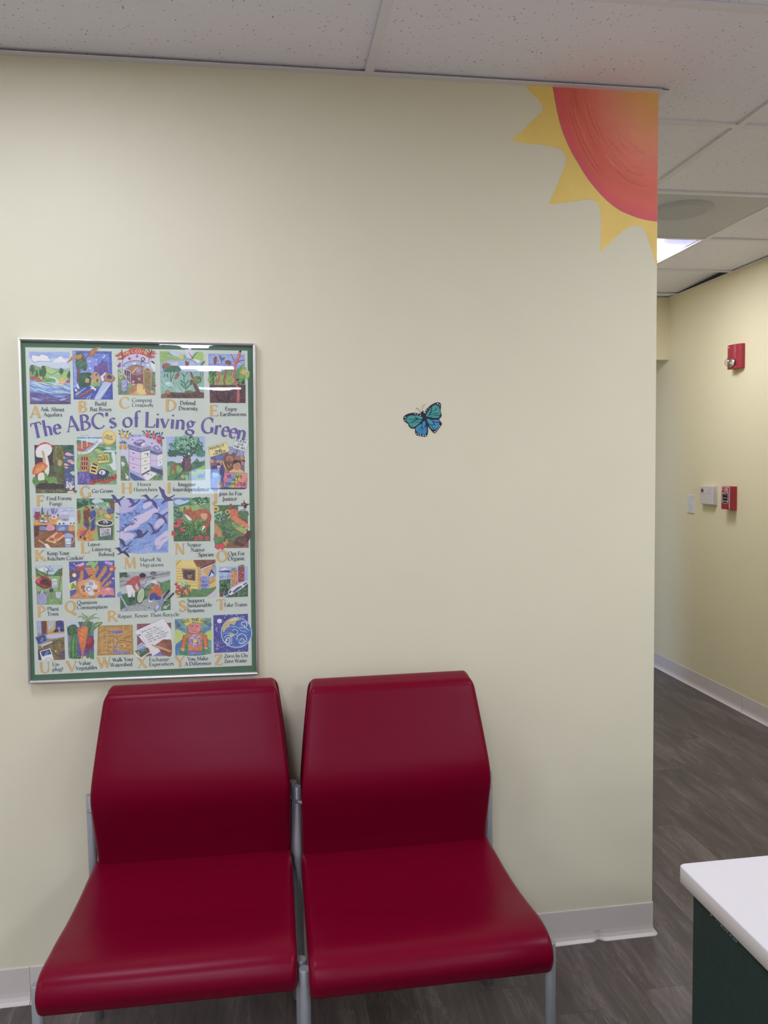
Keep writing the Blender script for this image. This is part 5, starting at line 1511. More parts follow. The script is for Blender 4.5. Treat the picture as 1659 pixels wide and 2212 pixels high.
B #5a3c44 20 1350 420 60 60 20 4
E #b08070 990 400 26 30
E #7a5448 1000 430 30 20
E #a87860 1375 350 22 26
E #8a5a4c 1320 345 18 22
E #a07060 1385 420 22 26
S #6f4438 1165 300 1190 285 1230 310 1265 280 1295 300 1280 350 1280 400 1250 440 1200 480 1150 420 1140 360
S #9a6a54 1180 340 1220 320 1265 345 1260 390 1220 410 1180 390
E #6a4038 1218 372 14 10
S #6a4038 1140 400 1280 400 1260 520 1180 530 1130 470
L #c0a090 6 1190 440 1215 480 1245 430
S #3a3c70 980 500 1000 460 1060 440 1130 450 1160 500 1150 560 1100 745 985 745
E #a87a64 1085 405 36 44
E #3c5a98 1080 358 72 18
E #4a6aa4 1080 338 48 24
S #3a2830 1050 425 1090 415 1100 440 1080 450
P #d8d8e8 1062 450 1105 450 1090 500 1072 500
P #b04040 1078 460 1094 460 1088 510 1078 510
S #6a8ab8 985 560 1040 540 1110 570 1110 640 1110 745 985 745
E #88a8d0 1040 560 36 40
S #3c5a98 1000 530 1040 508 1090 530 1080 545
L #c8a060 12 1130 390 1190 540
S #9a7058 1160 500 1200 510 1190 545 1160 540
S #7a5a3c 1215 530 1240 500 1300 480 1370 510 1410 560 1220 560
P #b8a05c 1215 520 1280 485 1350 490 1410 530 1410 560 1210 560
E #a8745c 1317 455 50 54
S #3a2430 1265 440 1270 390 1320 375 1365 410 1368 450 1340 410 1290 420
E #2a2030 1298 450 5 5
E #2a2030 1335 450 5 5
C #7a3a34 4 1300 478 1318 486 1335 476
L #7a5a44 14 1320 230 1285 360
P #c8b874 945 215 1180 148 1222 265 970 345
L #4a4048 4 945 215 1180 148 1222 265 970 345 945 215
M #40383c 8 970 250 1160 200 27 PROTECT
M #40383c 8 1040 280 1130 255 24 OUR
M #40383c 8 1020 318 1180 272 27 WATER
P #b4bcbc 1290 80 1470 130 1430 272 1258 225
L #505868 4 1290 80 1470 130 1430 272 1258 225 1290 80
M #40444c 8 1300 135 1440 165 24 CLEAN
M #40444c 8 1325 180 1400 200 22 AIR
M #40444c 8 1282 212 1428 246 24 FOR ALL
P #b85c7c 1150 535 1445 548 1440 735 1148 720
P #c8746c 1160 720 1300 550 1445 550 1445 600 1350 740
P #c8a050 1200 725 1330 552 1400 552 1270 735
P #8aa860 1190 725 1300 552 1352 552 1240 728
P #6a7cb0 1150 720 1160 690 1260 545 1310 550 1205 725
P #b86484 1150 535 1290 543 1220 600 1152 650
L #403040 4 1150 535 1445 548 1440 735 1148 720 1150 535
M #3a2838 9 1190 605 1395 608 40 WE ARE
M #3a2838 9 1258 645 1350 648 38 ALL
M #3a2838 9 1170 700 1428 708 38 CONNECTED
E #b0883c 1095 690 34 34 30
L #302838 8 1075 680 1110 705
L #302838 8 1085 660 1125 690
S #a87060 1140 620 1160 600 1165 640 1150 650
S #a87060 1440 600 1450 620 1445 660 1430 640
P #26304c 978 735 1440 735 1415 750 978 750
I #b8934f 998 905 1070 135 J
T #3c4650 1083 832 1385 50 Join In For
T #3c4650 1130 897 1310 50 Justice
'''
ART2 = '''
@ 40 930 6.381
P #9aa0c4 195 1070 768 1060 780 1610 218 1615
P #a8aecb 560 1080 768 1075 770 1180 560 1180
L #6a70a0 6 700 1105 768 1105
L #5a4c58 20 205 1185 560 1170
P #c08e3e 208 1215 560 1190 700 1190 560 1260 530 1290 212 1300
H #a87434 10 8 215 1215 540 1290 3 0 .3
P #8a5a34 210 1300 775 1290 778 1450 214 1480
P #4c2c2c 215 1320 280 1318 280 1480 216 1480
P #5c3838 285 1310 510 1305 520 1385 290 1395
S #6a7cb0 300 1320 380 1330 400 1370 300 1375
S #c08090 380 1340 430 1290 495 1320 490 1370 400 1380
P #b8bccc 530 1250 640 1190 775 1190 775 1300 520 1300
E #3c4468 565 1285 14 12
E #3c4468 622 1282 14 12
E #3c4468 720 1280 12 12
E #3c4468 762 1280 12 12
P #5c70a0 525 1305 690 1300 690 1385 520 1390
S #8094c0 560 1340 640 1330 640 1370 560 1375
P #c09050 695 1300 775 1300 775 1380 690 1385
H #8a5a34 7 5 695 1305 770 1380 3 90 .7
P #7a4c34 215 1480 400 1390 600 1380 778 1420 780 1610 218 1615
H #8f5f44 30 8 225 1420 770 1600 5 -12 .3
P #c8a068 365 1515 520 1400 645 1450 500 1560
L #6a4028 5 365 1515 500 1562 645 1455
S #a8503c 490 1480 520 1430 590 1400 610 1430 580 1470 520 1500
S #a04c40 415 1500 450 1470 495 1500 480 1525 430 1515
E #8a6a4c 525 1522 16 10
P #d0ccd8 350 1560 400 1560 465 1640 380 1610
L #b8925a 20 278 1510 350 1558
S #8898bc 630 1430 690 1415 750 1440 735 1480 720 1600 650 1605 640 1500
S #c0cade 650 1500 700 1490 720 1520 715 1560 660 1560
L #5a6a94 6 640 1480 735 1480
L #5a6a94 6 650 1540 725 1530
L #5a6a94 6 655 1575 725 1565
C #8898bc 12 740 1450 770 1500 735 1560
S #8a3c48 228 1120 280 1110 300 1150 295 1220 230 1225
B #54243c 14 262 1170 30 44 9 3
E #b0a0b8 262 1108 34 12
S #4c6440 312 1130 325 1060 335 1055 340 1110 355 1140 350 1220 312 1218
P #c0a860 315 1160 352 1160 352 1200 315 1200
S #8a6a34 382 1150 400 1110 415 1150 415 1205 385 1205
C #8a6a34 6 400 1130 400 1100 425 1095
S #c8b8cc 460 1160 525 1160 522 1215 465 1215
S #b85a78 475 1175 505 1175 505 1205 478 1205
W #6a608c 12 470 1160 455 1110 450 1070
W #6a608c 12 490 1160 490 1100 500 1070
W #6a608c 12 505 1160 520 1110 540 1080
W #6a608c 12 480 1160 470 1100 480 1060
R #9a9cb4 585 1140 695 1230
E #b4b4c8 640 1140 58 20
E #80829c 640 1230 56 14
C #6a6c88 5 600 1125 640 1095 680 1125
E #5a6494 350 1250 78 22
E #c0c4d4 320 1246 26 12
E #c0c4d4 378 1250 26 12
I #b8934f 218 1798 378 150 K
T #3c4650 393 1718 707 52 Keep Your
T #3c4650 397 1790 905 52 Kitchen Cookin'
@ 40 930 6.381
P #7f9a5c 800 938 1320 938 1325 1512 812 1520
P #3c6248 800 938 1320 938 1320 1010 1180 1040 1000 1020 880 1050 805 1090
B #5a8464 34 900 990 90 50 22 3
B #2c4c3c 24 880 1010 80 50 18 4
S #a8b4d0 1010 980 1060 940 1140 950 1180 1000 1090 1020
S #6f9a70 1040 1030 1120 990 1240 990 1240 1030 1130 1050
P #8a9cc0 1020 1040 1220 1050 1200 1085 1000 1070
P #d8dce4 1225 1000 1240 1040 1210 1040
P #d8dce4 1080 1020 1092 1055 1068 1055
S #6a3c38 1265 960 1300 1000 1320 960 1320 1130 1275 1110
C #a8803c 28 1180 1150 1280 1170 1270 1220 1180 1260 1130 1290
S #c8a050 1190 1155 1270 1175 1250 1210 1200 1190
S #4a5a90 1225 1080 1300 1080 1310 1140 1230 1140
L #2a3050 7 1232 1130 1262 1150 1300 1130
S #8a5a40 810 1120 850 1100 860 1180 845 1280 820 1260
S #b87c38 812 1370 900 1310 1050 1320 1100 1420 1060 1512 830 1515
S #8aa05c 1020 1460 1060 1400 1100 1400 1100 1500 1050 1510
S #6a3c34 900 1100 940 1060 985 1090 990 1180 960 1260 910 1250 895 1180
E #a06850 932 1072 24 28
S #3c2428 915 1060 940 1045 958 1065 940 1062
S #34488c 1000 1110 1040 1090 1065 1130 1060 1210 1050 1260 1060 1320 1030 1380 990 1370 1010 1280 990 1200
E #a8785c 1020 1080 22 26
S #2a2430 1000 1065 1020 1045 1042 1062 1030 1075
L #a8785c 14 1060 1190 1000 1245
L #a8785c 14 980 1190 965 1235
S #7a4434 900 1245 950 1240 980 1260 960 1300 905 1290
S #3a4878 900 1290 950 1265 975 1300 960 1340 920 1330
S #a85060 850 1400 890 1370 930 1390 900 1440 860 1440
E #b07868 905 1330 18 18
L #2a2c44 7 1040 1230 880 1490
L #2a2c44 7 1000 1260 920 1400 850 1470
E #28304c 855 1470 16 18
E #28304c 915 1490 16 18
S #a87860 1090 1100 1110 1090 1110 1170 1090 1190
E #a06850 1135 1070 20 22
S #a89460 1110 1100 1150 1095 1165 1140 1130 1160
L #8a5a44 9 1120 1160 1110 1195
L #8a5a44 9 1165 1150 1180 1165
P #4a6458 1080 1290 1310 1280 1300 1505 1105 1512
H #33483e 14 6 1090 1310 1305 1500 4 88 .5
E #c0c8cc 1192 1275 122 48
E #3a3038 1195 1272 104 36
S #d0d0d8 1170 1250 1200 1240 1240 1265 1210 1290 1175 1275
B #6a4a4c 10 1190 1270 90 20 14 5
P #d0c8d8 1120 1350 1275 1340 1270 1440 1130 1460
M #4c3c68 8 1135 1390 1260 1382 28 STASH
M #4c3c68 8 1148 1420 1260 1414 24 YOUR
M #4c3c68 8 1138 1452 1265 1440 26 TRASH
I #b8934f 850 1690 975 148 L
T #3c4650 955 1593 1123 50 Leave
T #3c4650 1010 1660 1280 50 Littering
T #3c4650 1103 1732 1322 50 Behind
@ 240 1050 12.289
P #6f88c0 215 345 1510 330 1520 1765 225 1780
S #a09cc8 215 640 215 420 400 350 480 345 500 450 740 400 680 500 560 640 420 700 250 740
S #b0a8cc 850 500 950 430 1080 420 1060 520 900 610 840 560
S #b4a8d0 560 860 800 750 1100 600 1270 560 1240 680 1100 740 1050 880 880 960 700 1100 560 1150 400 1200 250 1320 240 1250 400 1100 620 980
S #b0a8cc 230 1340 400 1240 620 1290 560 1400 420 1470 300 1440
S #b0a8d0 1150 1080 1210 930 1320 870 1420 900 1340 1040 1230 1110
S #a09cc8 1300 720 1400 620 1510 560 1510 690 1400 720
S #b4a8cc 1150 1500 1210 1390 1330 1290 1500 1180 1510 1420 1420 1500 1300 1640 1220 1680
S #8094c8 600 1780 900 1640 1100 1620 980 1780
H #8298cc 22 26 240 1400 1100 1760 3 -25 .3
H #6078b4 22 22 240 760 1480 1740 5 -25 .2
S #46407a 0 235 60 230 110 260 140 310 185 345 240 330 320 270 365 285 330 310 250 380 235 420 265 550 220 500 170 440 110 440 60 465 80 430 110 400 60 340 30 280
S #46407a 400 330 520 320 590 360 615 430 640 440 700 400 750 345 775 355 720 440 600 530 500 560 450 555 550 490 500 420 480 370
S #463c74 765 270 860 240 930 220 990 270 1050 340 1110 340 1180 260 1255 235 1240 260 1170 310 1110 360 1190 440 1245 610 1200 590 1120 500 1060 400 960 410 850 445 840 425 960 360 920 310 850 270
S #463c74 1270 45 1290 10 1340 60 1410 110 1430 200 1480 270 1540 290 1620 260 1690 220 1690 245 1640 290 1590 320 1640 360 1660 380 1500 400 1420 440 1340 470 1330 450 1400 380 1410 340 1360 300 1340 230 1310 160
S #463c74 1130 730 1210 710 1270 715 1340 770 1400 760 1480 690 1525 690 1480 730 1410 800 1460 860 1490 1000 1460 1000 1400 900 1330 840 1250 860 1180 890 1250 810 1230 750
S #463c74 980 970 1060 1000 1110 1060 1150 1160 1190 1170 1270 1130 1340 1060 1385 1060 1340 1110 1280 1180 1340 1190 1260 1210 1160 1260 1060 1295 1060 1280 1110 1220 1100 1180 1050 1080 990 1010
S #3e3c68 520 1215 600 1190 660 1170 760 1150 820 1200 835 1260 900 1230 960 1180 990 1190 930 1270 820 1360 700 1380 610 1400 590 1385 670 1350 690 1310 660 1230 580 1220
S #403864 205 1385 300 1420 350 1460 370 1540 400 1570 460 1540 520 1460 560 1450 510 1520 470 1570 545 1590 440 1600 350 1610 290 1650 285 1630 330 1590 260 1520 230 1440
S #3c2c50 75 1665 180 1630 240 1640 290 1720 350 1710 420 1640 490 1635 430 1680 380 1730 450 1790 490 1890 450 1880 380 1820 310 1780 230 1810 165 1825 170 1805 230 1770 180 1700 130 1660
W #4a4a80 26 120 700 170 730 205 750 220 770
W #4a4a80 18 150 770 200 745 260 715
W #3a3a5c 24 105 830 150 830 160 850 175 810
W #4a4a80 20 290 730 350 745 340 780
W #4a4a80 18 310 805 360 770 410 745
W #4a4a80 26 430 710 500 715 550 760 590 810
W #4a4a80 18 450 765 520 740 590 710
W #4a4a80 26 610 640 650 690 690 720 760 735
W #4a4a80 20 635 770 700 730 780 700
W #404070 22 570 860 640 870 690 940
W #404070 16 580 905 640 890 700 850
W #404070 22 500 950 550 1000 560 1030
W #404070 20 530 1040 590 1010 645 970
W #404070 36 330 1020 400 1030 400 1060
W #404070 24 360 1080 430 1050 500 1010
W #404070 22 275 1080 320 1110 340 1140
W #404070 20 290 1140 340 1120 400 1090
W #404070 22 230 1150 300 1170 355 1210
W #404070 16 250 1200 300 1170 350 1150
W #2c3440 20 140 1190 190 1200 240 1195
@ 50 1190 6.381
I #b8934f 1380 243 1560 150 M
@ 290 930 5.925
T #3c4650 67 1678 343 50 Marvel At
@ 300 1190 6.144
T #3c4650 10 213 328 50 Migrations
@ 290 930 5.925
P #5f8a5c 500 860 970 857 975 1415 505 1420
P #5c78b4 500 862 700 862 700 960 502 960
S #a0b0d0 510 910 560 880 640 900 690 890 690 930 560 950
P #3c6a4c 502 975 560 960 660 930 720 900 740 960 640 980 560 1010 502 1010
P #7f9f5c 520 1000 640 960 800 960 900 1000 800 1040 640 1040 520 1030
B #2f5a40 44 850 900 110 40 20 3
B #a8bca0 18 830 920 100 50 10 4
B #2a5a4c 34 560 1080 50 90 18 5
P #355a3a 503 1180 970 1160 975 1415 505 1420
B #4f7a3c 60 740 1270 200 130 18 6
B #2a4630 60 740 1290 200 120 14 7
B #7fa050 34 780 1240 170 120 10 8
S #9a5238 720 1040 800 1020 880 1000 950 1020 985 1080 980 1140 960 1120 900 1140 830 1130 760 1150 720 1120
S #c08a68 850 1070 910 1060 950 1080 910 1140 870 1130
S #96482c 940 1060 985 1080 980 1150 950 1230 900 1260 880 1200 930 1150
S #e0d4cc 880 1220 910 1225 900 1250 870 1285 870 1250
S #9a4c30 630 1000 640 980 665 1010 700 1005 715 970 730 990 735 1040 700 1060 720 1110 690 1140 650 1080 625 1060
S #d8c8c0 640 1070 680 1085 720 1120 735 1145 700 1150 660 1100
S #3a2428 635 985 650 980 650 1000
B #6f8a44 20 800 1200 90 50 14 3
C #4a7040 9 700 1400 720 1300 760 1200 800 1110
C #4a7040 8 730 1400 740 1280 700 1180
S #a83a44 540 1150 560 1120 580 1150 620 1130 640 1160 610 1160 590 1190 560 1190
B #b84048 26 550 1210 50 30 14 4
B #b84048 16 610 1270 34 24 12 6
B #b03c44 18 510 1320 34 40 14 7
B #6a2830 6 550 1190 40 20 10 9
E #b03040 783 1388 26 24
E #b03040 850 1370 30 30
E #b03040 935 1378 28 30
E #8a3030 930 1295 18 22
I #b8934f 512 1583 653 138 N
T #3c4650 675 1487 852 50 Notice
T #3c4650 723 1550 898 50 Native
T #3c4650 822 1613 1017 50 Species
@ 290 930 5.925
P #4f6a44 1022 957 1450 950 1463 1500 1030 1505
P #3c6040 1022 957 1320 955 1320 1040 1022 1060
R #b0b0d0 1330 970 1455 1030
L #d0d0e0 6 1340 990 1455 1010
P #a8784a 1230 1010 1330 1080 1450 1190 1460 1240 1300 1160 1230 1130
P #6a4030 1300 1080 1455 1160 1455 1190 1340 1120
B #8aa890 50 1120 1100 100 60 18 3
B #3c5c48 50 1120 1120 100 70 14 4
B #4a6a4c 34 1400 1070 60 60 16 5
P #a87c44 1030 1180 1080 1230 1200 1400 1250 1500 1180 1500 1100 1400 1030 1300
P #b88844 1300 1260 1460 1350 1460 1300 1400 1260 1300 1210
B #547a50 50 1200 1300 80 110 20 6
B #2f5038 40 1200 1330 80 110 14 7
B #6a9a5c 30 1320 1200 70 40 16 8
B #7aa868 20 1390 1250 60 30 16 12
P #7a4c34 1180 1440 1463 1400 1463 1500 1180 1503
S #b85a3c 1230 1030 1260 1000 1320 1020 1330 1060 1280 1100 1240 1140
S #c06a48 1250 1130 1300 1100 1450 1210 1450 1250 1320 1190
E #c8a048 1045 1000 44 36 10
E #6a4828 1045 1003 18 16
E #b89848 1195 1040 34 28
E #4a3420 1195 1042 16 14
S #8a4040 1205 970 1230 935 1250 950 1245 1010 1210 1000
S #4c2c30 1275 1450 1320 1370 1400 1350 1450 1290 1500 1285 1500 1340 1470 1400 1420 1460 1390 1490 1330 1470
S #6a3c3c 1320 1400 1400 1370 1440 1400 1390 1450
L #b0803c 6 1400 1480 1410 1500
B #b03040 4 1045 1350 20 20 16 2
S #b83444 1035 1480 1060 1450 1100 1470 1090 1520 1060 1520
S #b83444 1090 1470 1130 1450 1155 1480 1140 1525 1110 1515
B #4a7a4c 20 1080 1400 60 30 22 3
S #3a2428 1365 940 1400 920 1400 880 1425 930 1485 940 1440 960 1435 990 1410 1000 1395 965
S #b88848 1390 950 1400 930 1410 955
I #b8934f 1053 1675 1193 138 O
T #3c4650 1203 1600 1418 50 Opt For
T #3c4650 1198 1662 1418 50 Organic
'''
